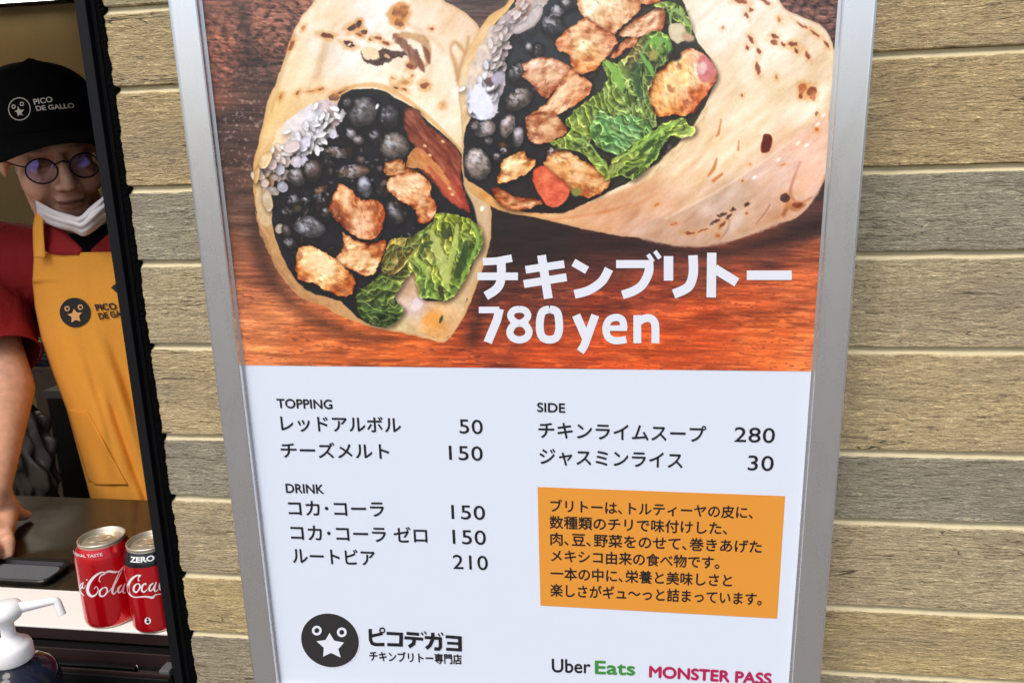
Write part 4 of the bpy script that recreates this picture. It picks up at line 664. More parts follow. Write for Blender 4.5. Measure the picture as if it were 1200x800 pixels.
ca, cA = can('drink_can', pA[0], pA[2], 'red cola can with white script, all red to its rim, left of the two cans', False)
cb, cB = can('drink_can', pB[0], pB[2], 'red cola can with a black band reading ZERO, half behind the window frame', True)
d = Vector((pB[0]-pA[0], pB[2]-pA[2]))
cyl_ribbons(ca, cA, [[(232, 440, 4), (222, 425, 5), (235, 395, 7), (264, 378, 8), (240, 370, 9), (190, 400, 15), (148, 455, 20), (140, 508, 20), (166, 542, 16), (200, 530, 8), (216, 497, 5), (202, 472, 3), (186, 492, 3)],
    [(255, 380, 5), (290, 364, 13), (330, 368, 15), (362, 364, 9), (392, 338, 3)], [(250, 482, 8), (228, 505, 13), (230, 538, 12), (256, 540, 9), (280, 510, 11), (274, 480, 9), (248, 484, 6)], [(284, 516, 4), (300, 500, 4), (340, 450, 7), (380, 370, 5), (396, 330, 3), (376, 352, 3), (345, 420, 9), (318, 500, 15), (328, 526, 8), (352, 502, 4)],
    [(386, 462, 8), (362, 485, 13), (362, 514, 11), (382, 508, 8), (402, 470, 8)], [(408, 450, 7), (394, 500, 11), (402, 520, 6), (412, 512, 3)], [(100, 446, 5), (84, 470, 9), (90, 490, 6), (104, 462, 5)], [(108, 440, 6), (102, 476, 8), (112, 486, 4), (126, 462, 2)], [(129, 423, 8), (137, 425, 8)], [(80, 494, 3), (96, 520, 8), (116, 540, 3)]], M_ink)
cyl_text(ca, cA, 'ORIGINAL TASTE', (28, 232), (247, 248), .0042, M_ink, .0322, .015, lambda h: .0326 if h < .098*CS else .0320)
cyl_ribbons(cb, cB, [[(516, 428, 4), (504, 430, 6), (508, 404, 8), (522, 393, 8), (492, 394, 10), (452, 424, 15), (432, 470, 17), (440, 520, 13), (474, 548, 7), (560, 545, 10), (606, 552, 15), (630, 532, 7), (676, 526, 4)], [(494, 452, 8), (474, 475, 13), (474, 504, 12), (494, 512, 9), (516, 480, 11), (510, 454, 8), (490, 456, 5)],
    [(512, 490, 3), (540, 462, 3)], [(560, 462, 8), (556, 450, 7), (534, 468, 13), (530, 500, 12), (548, 512, 9), (570, 492, 4)], [(612, 448, 8), (588, 470, 13), (586, 502, 11), (606, 496, 8), (628, 456, 7)], [(634, 440, 7), (620, 490, 12), (630, 508, 7), (650, 490, 4)], [(572, 490, 3), (592, 466, 3)], [(664, 440, 6), (656, 470, 10), (664, 500, 8)]], M_ink)
cyl_text(cb, cB, 'ZERO', (440, 298), (626, 286), .0066, M_ink, .0322, .035, lambda h: .0331-.0024*max(0, (h-.0965*CS)/(.009*CS)))
s6 = 6.154
def cyl_poly(t, c, P, m, lift): link('recycling_mark', mesh('p', [W(on_cyl(c, 80+a/s6, 610+b/s6, .033, lift)) for a, b in P], [tuple(range(len(P)))]), t, m)
cyl_poly(cb, cB, disc(573, 720, 23, 25, 20), M_ink, .0002); M_k = mat('black_print', (20, 18, 20), .4)
cyl_poly(cb, cB, disc(572, 708, 8, 9, 12), M_k, .0004); cyl_poly(cb, cB, disc(574, 727, 12, 9, 12), M_k, .0004)
# ================================================================ MENU SIGN
sign = thing('menu_sign', 'tall menu poster in a silver aluminium frame standing before the boarded wall', 'menu sign', (-.06, -.05, 0))
M_al = mat('brushed_aluminium', (236, 238, 240), .2, 1)
v = coords(M_al, (900, 900, 6)); L(M_al, bump(M_al, noise(M_al, v, 1, 2), .05, .0005), B(M_al)['Normal']); L(M_al, ramp(M_al, noise(M_al, coords(M_al, (30, 30, 9)), 3, 6), [(.3, (.25, .25, .25)), (.7, (.31, .31, .31))]), B(M_al)['Roughness'])
XL, XR = -.3456, .1691; YT, YB = -.205, .531; RW = .0247
prof = [(0, -.008), (0, .0088), (.0006, .0102), (.0022, .0108), (.0032, .0104), (RW-.0016, .0078), (RW-.0006, .0070), (RW-.0004, .0012), (RW+.0012, .0012), (RW+.0012, -.0005)]     # outer -> inner, height over the sheet
def rail(name, a, b, inward):                                                          # a,b = inner-edge corners (x,y), mitred
    V = []; a = Vector(a); b = Vector(b); n = Vector(inward); d = (b-a).normalized(); k = len(prof)
    for end, s in ((a, 1), (b, -1)):
        for o, h in prof: q = RW-o; p = end-n*q-d*s*(q); V.append(PW((p.x, p.y, PD-h)))
    Fc = [(i, i+1, k+i+1, k+i) for i in range(k-1)]+[(k-1, 0, k, 2*k-1)]; me = mesh('rail', V, Fc)
    return link(name, me, sign, M_al)
rail('frame_rail', (XL, YT), (XL, YB), (1, 0)); rail('frame_rail', (XR, YT), (XR, YB), (-1, 0)); rail('frame_rail', (XL, YT), (XR, YT), (0, 1)); rail('frame_rail', (XL, YB), (XR, YB), (0, -1))
def quad(x0, x1, y0, y1, lift, nx=1): return mesh('q', [PW((x, y, PD-lift)) for x, y in ((x0, y0), (x1, y0), (x1, y1), (x0, y1))], [(3, 2, 1, 0)])
link('backing_board', mesh('b', [PW((x, y, z)) for z in (PD+.0006, PD+.0075) for x, y in ((XL-.02, YT-.02), (XR+.02, YT-.02), (XR+.02, YB+.02), (XL-.02, YB+.02))], [(0, 1, 2, 3), (7, 6, 5, 4), (0, 4, 5, 1), (1, 5, 6, 2), (2, 6, 7, 3), (3, 7, 4, 0)]), sign, mat('backing_grey', (120, 122, 124), .6))
xm = (XL+XR)/2; pm = PW((xm, .2, PD+.022))
link('post', box(pm.x-.016, pm.x+.016, pm.y-.008, pm.y+.008, .02, 1.7, .002), sign, M_al); link('foot_plate', lathe([(0, .0), (.15, .0), (.15, .006), (.02, .02), (0, .02)], 48, (pm.x, pm.y-.1, .001)), sign, M_dark, True)
FILM = dict(Coat_Weight=.12, Coat_Roughness=.08)
M_paper = mat('poster_paper', (221, 230, 244), .42, **FILM)
L(M_paper, bump(M_paper, noise(M_paper, coords(M_paper, (1, 1, 1)), 5, 2), .12, .01), B(M_paper)['Coat Normal'])
page = link('poster_sheet', quad(XL-.001, XR+.001, YT-.001, YB+.001, 0), sign, M_paper)
# painted print -> rectified on the sheet
P_ = paint_print(); pb = pl(286.5, 428)[1]; pb2 = pl(951, 434.5)[1]; PBOT = (pb+pb2)/2; PX0, PX1, PY0, PY1 = XL-.001, XR+.001, YT-.001, PBOT
IW, IH = 1400, int(1400*(PY1-PY0)/(PX1-PX0)); gx, gy = np.meshgrid(PX0+(np.arange(IW)+.5)/IW*(PX1-PX0), PY1-(np.arange(IH)+.5)/IH*(PY1-PY0))
q = RM@(RP@np.stack([gx.ravel(), gy.ravel(), np.full(gx.size, PD)])); u = (600+F*q[0]/q[2]-P_.X0)*P_.SS-.5; v_ = (400+F*q[1]/q[2]-P_.Y0)*P_.SS-.5
u = np.clip(u, 0, P_.w-1.01); v_ = np.clip(v_, 0, P_.h-1.01); i0 = u.astype(int); j0 = v_.astype(int); fu = (u-i0)[:, None]; fv = (v_-j0)[:, None]; I = P_.img
out = (I[j0, i0]*(1-fu)+I[j0, i0+1]*fu)*(1-fv)+(I[j0+1, i0]*(1-fu)+I[j0+1, i0+1]*fu)*fv
im = bpy.data.images.new('burrito_print', IW, IH); buf = np.ones((IW*IH, 4), np.float32); buf[:, :3] = np.clip(out/255, 0, 1); im.pixels.foreach_set(buf.ravel()); im.update(); im.pack()
M_print = mat('printed_photo', (.5, .5, .5), .42, **FILM); tx = N(M_print, 'ShaderNodeTexImage'); tx.image = im; tx.extension = 'EXTEND'; L(M_print, tx.outputs[0], B(M_print)['Base Color'])
me = quad(PX0, PX1, PY0, PY1, .00025); uv = me.uv_layers.new(name='UVMap')
for li, (a, b) in zip(range(4), ((0, 0), (1, 0), (1, 1), (0, 1))): uv.data[li].uv = (a, b)
link('printed_photo', me, page, M_print)
M_ora = mat('orange_print', (228, 152, 54), .42, **FILM); M_txt = mat('black_ink', (20, 20, 26), .42, **FILM); M_wtx = mat('white_ink', (228, 233, 243), .42, **FILM)
M_grn = mat('green_ink', (62, 142, 58), .42, **FILM); M_mag = mat('magenta_ink', (178, 22, 82), .42, **FILM); M_disc = mat('charcoal_ink', (42, 42, 44), .35, **FILM)
link('note_panel', mesh('n', [sp(*p, .00025) for p in ((633.3, 708.8), (910.8, 724.1), (920, 580.8), (630, 570.1))], [(0, 1, 2, 3)]), page, M_ora)
def upv(x, y): return ((695-x)/(3965-y), 1.0)
def line(s, bl, br, h, m, bold=0, spacing=1, e=None):
    vs, fs = text2d(s, 0, 6, spacing); V = []; Fc = []; e = e if e is not None else (.12 if s.isdigit() else .34)
    for i, (ex, ey) in enumerate(((-e, 0), (e, 0), (0, -e), (0, e))):
        o = len(V)
        for a, b in vs:
            x = bl[0]+e*.8+(br[0]-bl[0]-1.6*e)*a+ex; y = bl[1]+(br[1]-bl[1])*a+ey; d = upv(x, y); V.append(sp(x-d[0]*h*b, y-h*b, .0004+.00001*i))
        Fc += [tuple(o+k for k in f) for f in fs]
    return link('lettering', mesh('t', V, Fc), page, m)
def flat(P, m, lift, name='lettering'): return link(name, mesh('f', [sp(x, y, lift) for x, y in P], [tuple(range(len(P)))]), page, m)
def ring(cx, cy, r1, r0, m, lift, n=28):
    a, b = disc(cx, cy, r1, None, n), disc(cx, cy, r0, None, n); link('emblem', mesh('r', [sp(x, y, lift) for x, y in a+b], [(k, (k+1) % n, n+(k+1) % n, n+k) for k in range(n)]), page, m)
def strokes(L_, ox, oy, s, m, curved=()):
    V, Fc = [], []
    for i, (P, wd) in enumerate(L_):
        if len(P) > 2 and i in curved: v, f = ribbon([(ox+a/s, oy+b/s, wd/s) for a, b in P], 6)
        else: v, f = mitre([(ox+a/s, oy+b/s) for a, b in P], wd/s)
        o = len(V); V += [sp(x, y, .0005+.00001*i) for x, y in v]; Fc += [tuple(o+k for k in q) for q in f]
    return link('lettering', mesh('h', V, Fc), page, m)
strokes([([(18, 50), (70, 47), (120, 37)], 26), ([(-1, 101), (141, 101)], 27), ([(82, 46), (83, 96), (77, 128), (60, 150), (28, 170)], 31),
    ([(168, 78), (304, 58)], 27), ([(162, 128), (312, 104)], 28), ([(224, 27), (248, 179)], 31), ([(336, 52), (384, 80)], 28), ([(340, 164), (390, 150), (436, 118), (461, 75)], 31),
    ([(486, 58), (612, 58)], 28), ([(600, 45), (601, 84), (580, 128), (548, 152), (508, 166)], 31), ([(598, 24), (616, 50)], 15), ([(622, 13), (640, 38)], 15),
    ([(670, 30), (670, 116)], 33), ([(756, 27), (757, 90), (744, 132), (720, 150), (688, 163)], 33), ([(822, 18), (820, 175)], 33), ([(832, 74), (910, 122)], 33), ([(945, 97), (1103, 97)], 33)], 560, 290, 3, M_wtx, {2, 7, 9, 13})
strokes([([(56, 90), (176, 90)], 38), ([(178, 84), (162, 150), (108, 280)], 50),
    ([(293, 86), (262, 92), (242, 120), (258, 152), (293, 168), (328, 152), (344, 120), (324, 92), (292, 86)], 40), ([(294, 166), (262, 176), (238, 214), (252, 250), (294, 265), (336, 250), (350, 214), (326, 176), (293, 166)], 42),
    ([(470, 86), (432, 98), (416, 140), (414, 206), (430, 250), (470, 264), (510, 250), (526, 206), (524, 140), (510, 98), (470, 86)], 46),
    ([(626, 120), (688, 262)], 50), ([(738, 120), (694, 242), (672, 300), (650, 334)], 48), ([(798, 196), (924, 196)], 32), ([(906, 200), (900, 158), (882, 138), (852, 134), (818, 150), (800, 196), (812, 246), (846, 268), (884, 268), (920, 262)], 42),
    ([(984, 120), (984, 284)], 46), ([(990, 160), (1020, 142), (1058, 138), (1084, 160), (1090, 200), (1090, 284)], 46)], 550, 345, 5, M_wtx, {2, 3, 4, 6, 8, 10})
T = M_txt
line('TOPPING', (325, 477.6), (390, 478.8), 10.6, T, .022); line('レッドアルボル', (330, 504.8), (470.5, 506.8), 18.3, T, .012); line('50', (538.7, 507.3), (566, 508.3), 16.6, T, .006, 1.05)
line('チーズメルト', (330, 535.4), (456.8, 537), 18, T, .012); line('150', (526.6, 538.2), (566, 539.4), 16.6, T, .006, 1.05)
line('DRINK', (335.5, 576.6), (380, 577.8), 10.2, T, .022); line('コカ･コーラ', (338.8, 603.2), (450.7, 604.6), 17, T, .012); line('150', (529.4, 607.4), (568.7, 608.6), 16.4, T, .006, 1.05)
line('コカ･コーラ ゼロ', (341.5, 631.8), (501.2, 635.4), 18, T, .012); line('150', (530.8, 636.5), (569.7, 637.8), 16.6, T, .006, 1.05)
line('ルートビア', (343.4, 658.8), (440.3, 661.6), 17.5, T, .012); line('210', (531.3, 665.8), (572, 667.4), 16.6, T, .006, 1.05)
line('SIDE', (629.6, 482), (662.4, 483), 10.5, T, .022); line('チキンライムスープ', (631, 512.2), (827, 517.4), 18.6, T, .012); line('280', (860.3, 517.2), (907.5, 518.6), 17.3, T, .006, 1.05)
line('ジャスミンライス', (632.4, 543.8), (799.8, 549), 18.6, T, .012); line('30', (876, 550.4), (906, 551.4), 17.4, T, .006, 1.05)
for s, bl, br, h in (('ブリトーは､トルティーヤの皮に､', (645, 599.2), (882, 607.4), 14.8), ('数種類のチリで味付けした､', (644, 618.5), (852, 626), 14.8), ('肉､豆､野菜をのせて､巻きあげた', (645, 638), (892.3, 647.6), 14.8),
    ('メキシコ由来の食べ物です｡', (645.8, 657.4), (842.8, 666), 14.6), ('一本の中に､栄養と美味しさと', (645.3, 678.4), (857.6, 687), 14.8), ('楽しさがギュ〜っと詰まっています｡', (645, 698), (892.3, 708.6), 14.8)):
    line(s, bl, br, h, T, .007)
# emblem: a dark disc with two ring eyes and a star
M_rim = M_wtx
flat(disc(386.9, 749.4, 35.6, 32.0, 48, .42), M_rim, .0003, 'emblem'); flat(disc(386.9, 749.4, 34.4, 30.8, 48, .42), M_disc, .0005, 'emblem')
for cx, cy in ((371.6, 737.8), (400.8, 739.8)): ring(cx, cy, 5.7, 2.9, M_wtx, .0007)
flat([(345+a/10, 710+b/10) for a, b in ((415, 305), (470, 395), (585, 418), (518, 492), (545, 592), (432, 538), (340, 582), (348, 478), (262, 402), (368, 388))], M_wtx, .0008, 'emblem')
sc = 9.23
strokes([([(82, 102), (86, 220), (104, 258), (140, 270), (236, 270)], 36), ([(96, 178), (150, 166), (216, 150)], 32), ([(260, 148), (436, 158)], 32), ([(418, 148), (414, 290)], 40), ([(268, 270), (436, 276)], 34),
    ([(476, 148), (612, 160)], 32), ([(452, 196), (656, 212)], 32), ([(560, 208), (552, 260), (500, 296)], 40), ([(636, 140), (654, 168)], 17), ([(668, 130), (690, 158)], 17),
    ([(672, 192), (856, 206)], 32), ([(840, 196), (842, 296), (826, 318), (776, 316)], 36), ([(760, 142), (756, 220), (728, 280), (688, 312)], 38), ([(818, 152), (836, 180)], 16), ([(852, 140), (872, 170)], 16),
    ([(898, 184), (1072, 196)], 32), ([(1052, 186), (1054, 342)], 40), ([(914, 252), (1040, 260)], 28), ([(904, 318), (1070, 328)], 32)], 425, 725, sc, T, set())
ring(425+213/sc, 725+115/sc, 3.6, 1.9, M_txt, .0007, 20)
line('チキンブリトー専門店', (433.4, 773.5), (541.6, 777.6), 11.8, T, .02)
line('Uber', (646.8, 786.6), (692, 788), 15.4, T, .012, 1); line('Eats', (697.2, 788.4), (744.3, 790.2), 14.8, M_grn, .05, 1, .6); line('MONSTER PASS', (760.5, 792.3), (903.8, 801), 12.6, M_mag, .05, 1.0, .8)
# ================================================================ HAND SANITISER
def rayw(p): return np.array(p)
bz = .625; c0 = at(13, 757, bz); K = 1.2; capY = c0[1]; BX, BZ = c0[0], c0[2]
latheK = lambda P, n, b: lathe([(r*K, z*K) for r, z in P], n, b)
san = thing('pump_bottle', 'clear dark bottle with a white pump dispenser in front of the window', 'pump bottle', W((BX, capY+.15*K, BZ))); b0 = W((BX, capY, BZ))
M_wp = mat('white_plastic', (240, 240, 240), .32, Subsurface_Weight=.0); M_gl = mat('clear_bottle', (.012, .015, .028), .06, Transmission_Weight=.0, IOR=1.3); M_liq = mat('dark_liquid', (.010, .012, .022), .12)
link('pump_cap', latheK([(0, .0085), (.0085, .0085), (.0108, .0060), (.0118, .0048), (.0150, .0030), (.0160, .0005), (.0165, -.0015), (.0168, -.0118), (.0160, -.0130), (0, -.0130)], 48, b0), san, M_wp, True)
link('pump_neck', latheK([(.0088, .0084), (.0066, .0102), (.0057, .0125), (.0054, .0265)], 32, b0), san, M_wp, True)
link('pump_head', latheK([(.0056, .0250), (.0085, .0258), (.0125, .0290), (.0150, .0330), (.0152, .0368), (.0135, .0405), (.0095, .0430), (0, .0440)], 40, b0), san, M_wp, True)
hY = capY-.0365*K; tip = atY(66, 703, hY); hd = np.array((BX, hY, BZ)); dd = tip-hd
tip2 = tip+np.array((.0050, .0165, -.001))
link('nozzle', tube(curve([W(hd+dd*.15), W(hd+dd*.5), W(hd+dd*.9), W(tip+np.array((0, .0016, 0))), W(tip*.35+tip2*.65), W(tip2)], 8), [(.0056-.0022*min(1, i/16))*K for i in range(41)], 16), san, M_wp, True)
link('bottle', latheK([(.0150, -.0130), (.0158, -.0150), (.0215, -.0185), (.0280, -.0235), (.0325, -.0310), (.0345, -.0400), (.0350, -.140), (.0335, -.1485), (0, -.1495)], 56, b0), san, M_gl, True)
link('liquid', latheK([(0, -.022), (.0195, -.0225), (.0265, -.0260), (.0308, -.0330), (.0328, -.0420), (.0333, -.138), (.0318, -.1460), (0, -.1465)], 56, b0), san, M_liq, True)
tb = thing('side_table', 'small dark side table under the pump bottle, outside the window', 'side table', (b0.x, b0.y, 0)); zt = b0.z-.15*K
link('table_top', box(b0.x-.14, b0.x+.05, b0.y-.06, b0.y+.045, zt-.018, zt-.0002, .002), tb, M_dark)
for sx in (-.125, .035):
    for sy in (-.045, .03): link('leg', box(b0.x+sx-.008, b0.x+sx+.008, b0.y+sy-.008, b0.y+sy+.008, .0, zt-.0185), tb, M_dark)
# ================================================================ ROOM BEHIND THE WINDOW
M_room = grainy('tan_wall_panel', (178, 160, 118), .12, 5, .7, .1, .001); M_rd = grainy('room_side', (160, 132, 92), .12, 5, .8, .1, .001)
RX0 = -3.0; struct('interior_wall', box(RX0, WX1, 1.95, 2.0, 0, 2.42), M_room); struct('interior_wall', box(RX0, RX0+.05, .071, 1.949, 0, 2.42), M_rd); struct('interior_wall', box(.6, .65, .071, 1.949, 0, 2.42), M_rd)
struct('ceiling', box(RX0, WX1, .071, 2.0, 2.421, 2.5), M_room); struct('interior_floor', box(RX0+.051, .599, .075, 1.949, .002, .012), M_rd)
lm = mat('light_diffuser', (245, 245, 240), .5, Emission_Color=(1, .93, .82, 1), Emission_Strength=8.0)
lp = at(-10, -8, 2.4); lamp = thing('ceiling_light', 'white lit light panel high on the tan back wall', 'light', W(lp)); lw = W(lp)
link('light_housing', box(lw.x-.75, lw.x+.105, 1.905, 1.9499, lw.z+.016, lw.z+.22, .002), lamp, M_dark); link('light_diffuser', box(lw.x-.70, lw.x+.065, 1.898, 1.9045, lw.z+.020, lw.z+.2, .002), lamp, lm)  # only the right end is in view; the rest is added to brighten the room
# black cabinet, cardboard carton, packets and a plastic bag seen between arm and apron
def pz(px, py, z): return W(at(px, py, z))
a = pz(52, 457, 1.62); cab = tag(link('cabinet', box(a.x, a.x+.42, a.y, a.y+.45, .012, a.z-.0205, .004), None, mat('black_cabinet', (10, 10, 11), .5)), 'black cabinet between the arm and the yellow apron of the man', 'cabinet')
link('worktop', box(a.x-.004, a.x+.424, a.y-.004, a.y+.44, a.z-.02, a.z, .002), cab, mat('grey_worktop', (120, 122, 118), .4))
b = pz(38, 437, 1.9); cart = tag(link('carton', box(b.x-.06, b.x+.30, b.y+.06, 1.9, .012, b.z, .003), None, grainy('cardboard', (112, 94, 74), .1, 40, .85)), 'brown cardboard carton behind the cabinet, under the purple packet', 'carton')
bzz = W((0, 0, 0)); pk = thing('snack_packet', 'glossy teal and purple packet lying on the brown carton', 'packet', pz(50, 436, 2.0))
def blobmesh(c, r, seed, amp=.25, f=9):
    bm = bmesh.new(); bmesh.ops.create_icosphere(bm, subdivisions=5, radius=1); R = Print.vn; rs = np.random.RandomState(seed)
    class Q: tab = rs.rand(256, 256)
    for v in bm.verts:
        n = v.co.normalized(); k = float(Print.vn(Q, np.array(n.x*f*.5+n.z*f), np.array(n.y*f+n.z*f*.3)))+.5*float(Print.vn(Q, np.array(n.x*f*2+7), np.array(n.y*f*2.2+n.z*f)))
        n = n*(1-amp+amp*1.3*k); v.co = Vector((c.x+n.x*r[0], c.y+n.y*r[1], c.z+n.z*r[2]))
    return bmdone(bm)
q = pz(52, 424, 2.02); link('foil', blobmesh(q, (.075, .04, .035), 3), pk, mat('teal_foil', (40, 58, 66), .25, .5), True); q = pz(54, 432, 1.985); link('foil', blobmesh(q, (.05, .025, .012), 5), pk, mat('purple_foil', (66, 32, 84), .25, .4), True)
q = pz(44, 410, 2.05); link('foil', blobmesh(q, (.03, .02, .028), 6), pk, mat('silver_foil', (190, 195, 190), .2, .8), True)
q = pz(2, 535, 1.42); bag = tag(link('plastic_bag', blobmesh(q, (.125, .05, .19), 11, .30, 6), None, mat('grey_film', (.085, .072, .058), .38), True), 'crumpled translucent grey plastic bag behind the leaning arm', 'plastic bag')
st = tag(link('crate', box(q.x-.2, q.x+.16, q.y-.05, q.y+.10, .012, q.z-.16, .006), None, mat('dark_crate', (24, 22, 20), .6)), 'dark crate standing on the floor under the plastic bag', 'crate')
# ================================================================ PERSON
per = thing('person', 'man in a black cap, glasses and yellow apron leaning on the counter', 'person', W((-.95, EYE, 1.25)))
# head frame: a = viewer's right, b = up, c = towards viewer
O = at(61, 180, 1.205); yaw, pitch, roll = math.radians(48), math.radians(17), math.radians(8)
Fd = np.array((math.sin(yaw)*math.cos(pitch), math.sin(pitch), -math.cos(yaw)*math.cos(pitch))); U0 = np.array((0, -1., 0)); U0 = U0-Fd*(U0@Fd); U0 /= np.linalg.norm(U0); A0 = np.cross(U0, Fd)
if A0[0] < 0: A0 = -A0
HU = U0*math.cos(roll)-A0*math.sin(roll); HA = A0*math.cos(roll)+U0*math.sin(roll); HS = .96
def H(a, b, c): return W(O+(HA*a+HU*b+Fd*c)*HS)
ax_ = [Vector((v[0], v[2], -v[1])) for v in (HA, HU, Fd)]
def E(a, b, c, ra, rb, rc): return ('e', H(a, b, c), [ax_[0]*ra*HS, ax_[1]*rb*HS, ax_[2]*rc*HS])
def Cp(p, q, r1, r2): return ('c', H(*p), H(*q), r1*HS, r2*HS)
sh = W(at(-40, 300, 1.27)); el = W(at(8, 455, 1.12)); wr = W(atY(-9, 575, CY-.075)); kn = W(atY(-8, 612, CY-.034))
neckb = W(at(112, 312, 1.29)); shl = W(at(235, 320, 1.33))
def Cw(p, q, r1, r2): return ('c', p, q, r1, r2)
def cntw(px, py, h): return W(atY(px, py, CY-h))
blobs = [E(0, .035, -.022, .076, .098, .094), E(0, -.035, .012, .063, .078, .068), E(0, -.094, .050, .030, .022, .026), E(-.036, -.034, .048, .030, .032, .030), E(.036, -.034, .048, .030, .032, .030),
    E(0, .030, .062, .052, .013, .020), Cp((0, .014, .080), (0, -.024, .096), .0075, .0115), E(0, -.031, .099, .0125, .0105, .012), E(-.0135, -.035, .089, .0085, .008, .010), E(.0135, -.035, .089, .0085, .008, .010),
    E(0, -.060, .078, .025, .0065, .011), E(0, -.071, .0765, .021, .0075, .011), E(-.032, .006, .0625, .018, .013, .013), E(.032, .006, .0625, .018, .013, .013), E(0, -.082, .062, .03, .02, .018),
    E(-.079, -.005, -.014, .008, .031, .018), E(.079, -.005, -.014, .008, .031, .018),
    Cw(H(0, -.06, -.025), neckb, .056, .060), Cw(neckb, W(at(215, 600, 1.42)), .09, .10), Cw(sh, neckb, .050, .058), Cw(neckb, shl, .058, .05), Cw(sh, el, .048, .043), Cw(el, wr, .043, .0255), Cw(shl, W(at(260, 520, 1.3)), .056, .045)]
hand = [Cw(wr, cntw(-14, 604, .040), .027, .025), Cw(wr, cntw(6, 600, .036), .025, .021), Cw(cntw(-14, 604, .036), cntw(-8, 626, .026), .023, .018), Cw(cntw(6, 600, .034), cntw(4, 622, .024), .020, .016), Cw(cntw(-30, 606, .036), cntw(-30, 626, .024), .022, .016)]
def finger(pts, rs): return [Cw(cntw(*pts[i]), cntw(*pts[i+1]), rs[i], rs[i+1]) for i in range(len(pts)-1)]
hand += finger([(4, 620, .026), (9, 636, .022), (9, 650, .0105)], (.0125, .0105, .0085))+finger([(-9, 626, .026), (-8, 646, .024), (-9, 660, .010)], (.0125, .0105, .0085))+finger([(-24, 626, .026), (-25, 646, .022), (-26, 660, .010)], (.012, .010, .008))+finger([(-38, 622, .024), (-41, 638, .018), (-43, 650, .009)], (.010, .009, .0075))
hand += finger([(10, 592, .034), (20, 603, .018), (31, 604, .0095)], (.015, .0105, .0078))
hand += [Cw(cntw(22, 602, .016), cntw(31.5, 603.5, .0095), .0095, .0078)]
me = fused(blobs+hand, .0036, 3)
M_skin = mat('skin', (.36, .19, .12), .48, Subsurface_Weight=.12, Subsurface_Radius=(.010, .004, .002), Subsurface_Scale=.6)
body = link('body', me, per, M_skin, True)
# skin tones by region, painted on the points: lips, brows, hair, cheeks
co = np.empty(len(me.vertices)*3); me.vertices.foreach_get('co', co); co = co.reshape(-1, 3); loc = np.array(H(0, 0, 0)); Dm = (co-loc)/HS; la, lb, lc = Dm@np.array(ax_[0]), Dm@np.array(ax_[1]), Dm@np.array(ax_[2])
base = np.array(lin((218, 168, 140))); colv = np.tile(base, (len(co), 1))
def paint(mask, rgb): colv[:] = colv*(1-mask[:, None])+np.array(lin(rgb))*mask[:, None]
g = lambda x, c, s: np.exp(-((x-c)/s)**2)
headm = (np.abs(lb) < .16)*(np.abs(lc) < .14)*(np.abs(la) < .12)
paint(headm*g(np.abs(la), .04, .022)*g(lb, -.022, .026)*(lc > .03)*.30, (186, 100, 80)); paint(headm*g(la, 0, .014)*g(lb, -.032, .014)*(lc > .07)*.3, (180, 96, 74))
paint(headm*(g(la, 0, .023)**1*g(lb, -.0655, .0085))*(lc > .06)*.8, (150, 78, 68)); paint(headm*(np.abs(la) < .021)*g(lb, -.0652, .0027)*(lc > .06)*.9, (60, 24, 22))
paint(headm*g(np.abs(la), .033, .02)*g(lb, .0305-.0*la, .0045)*(lc > .05)*.85, (30, 22, 20)); paint(headm*(g(np.abs(la), .032, .013)*g(lb, .0005, .0020))*(lc > .05)*.9, (34, 20, 18)); paint(headm*g(np.abs(la), .032, .02)*g(lb, .008, .010)*(lc > .04)*.25, (120, 70, 58))
paint(headm*g(np.abs(la), .0095, .0035)*g(lb, -.0415, .003)*(lc > .08)*.7, (60, 26, 22)); paint(headm*((lc < -.015)*(lb > -.05)+(lb > .055)*1.0).clip(0, 1)*1.0*(np.abs(la) < .085), (16, 13, 12)); paint(headm*(np.abs(la) > .052)*(lc < .018)*(lb > .004)*(lc > -.02)*1.0*(np.abs(la) < .077), (20, 16, 15))
ca_ = me.color_attributes.new('tone', 'FLOAT_COLOR', 'POINT'); ca_.data.foreach_set('color', np.concatenate([colv, np.ones((len(co), 1))], 1).ravel())
at_ = N(M_skin, 'ShaderNodeAttribute', attribute_name='tone'); vv = coords(M_skin); L(M_skin, mixc(M_skin, 1.0, at_.outputs[0], ramp(M_skin, noise(M_skin, vv, 55, 5), [(.3, (.82, .80, .78)), (.7, (1.12, 1.1, 1.08))]), 'MULTIPLY'), B(M_skin)['Base Color']); L(M_skin, bump(M_skin, noise(M_skin, vv, 420, 3), .25, .0006), B(M_skin)['Normal'])
# glasses
gl = link('glasses', tube(curve([H(-.011, .008, .092), H(0, .0125, .0965), H(.011, .008, .092)], 6), .0013, 8), per, mat('dark_metal_frame', (30, 22, 26), .3, .6), True); M_gf = gl.data.materials[0]
M_lens = bpy.data.materials.new('coated_lens'); M_lens.use_nodes = True; nt = M_lens.node_tree; nt.nodes.remove(nt.nodes['Principled BSDF']); gz = N(M_lens, 'ShaderNodeBsdfGlossy'); gz.inputs['Color'].default_value = (.30, .30, 1, 1); gz.inputs['Roughness'].default_value = .05
tr = N(M_lens, 'ShaderNodeBsdfTransparent'); mx = N(M_lens, 'ShaderNodeMixShader'); mx.inputs[0].default_value = .26; L(M_lens, ramp(M_lens, noise(M_lens, coords(M_lens), 42, 2), [(.42, (.10, .10, .10)), (.6, (.55, .55, .55))]), mx.inputs[0]); L(M_lens, tr.outputs[0], mx.inputs[1]); L(M_lens, gz.outputs[0], mx.inputs[2]); L(M_lens, mx.outputs[0], nt.nodes['Material Output'].inputs[0])  # noise paints the patchy bluish reflection into the lens
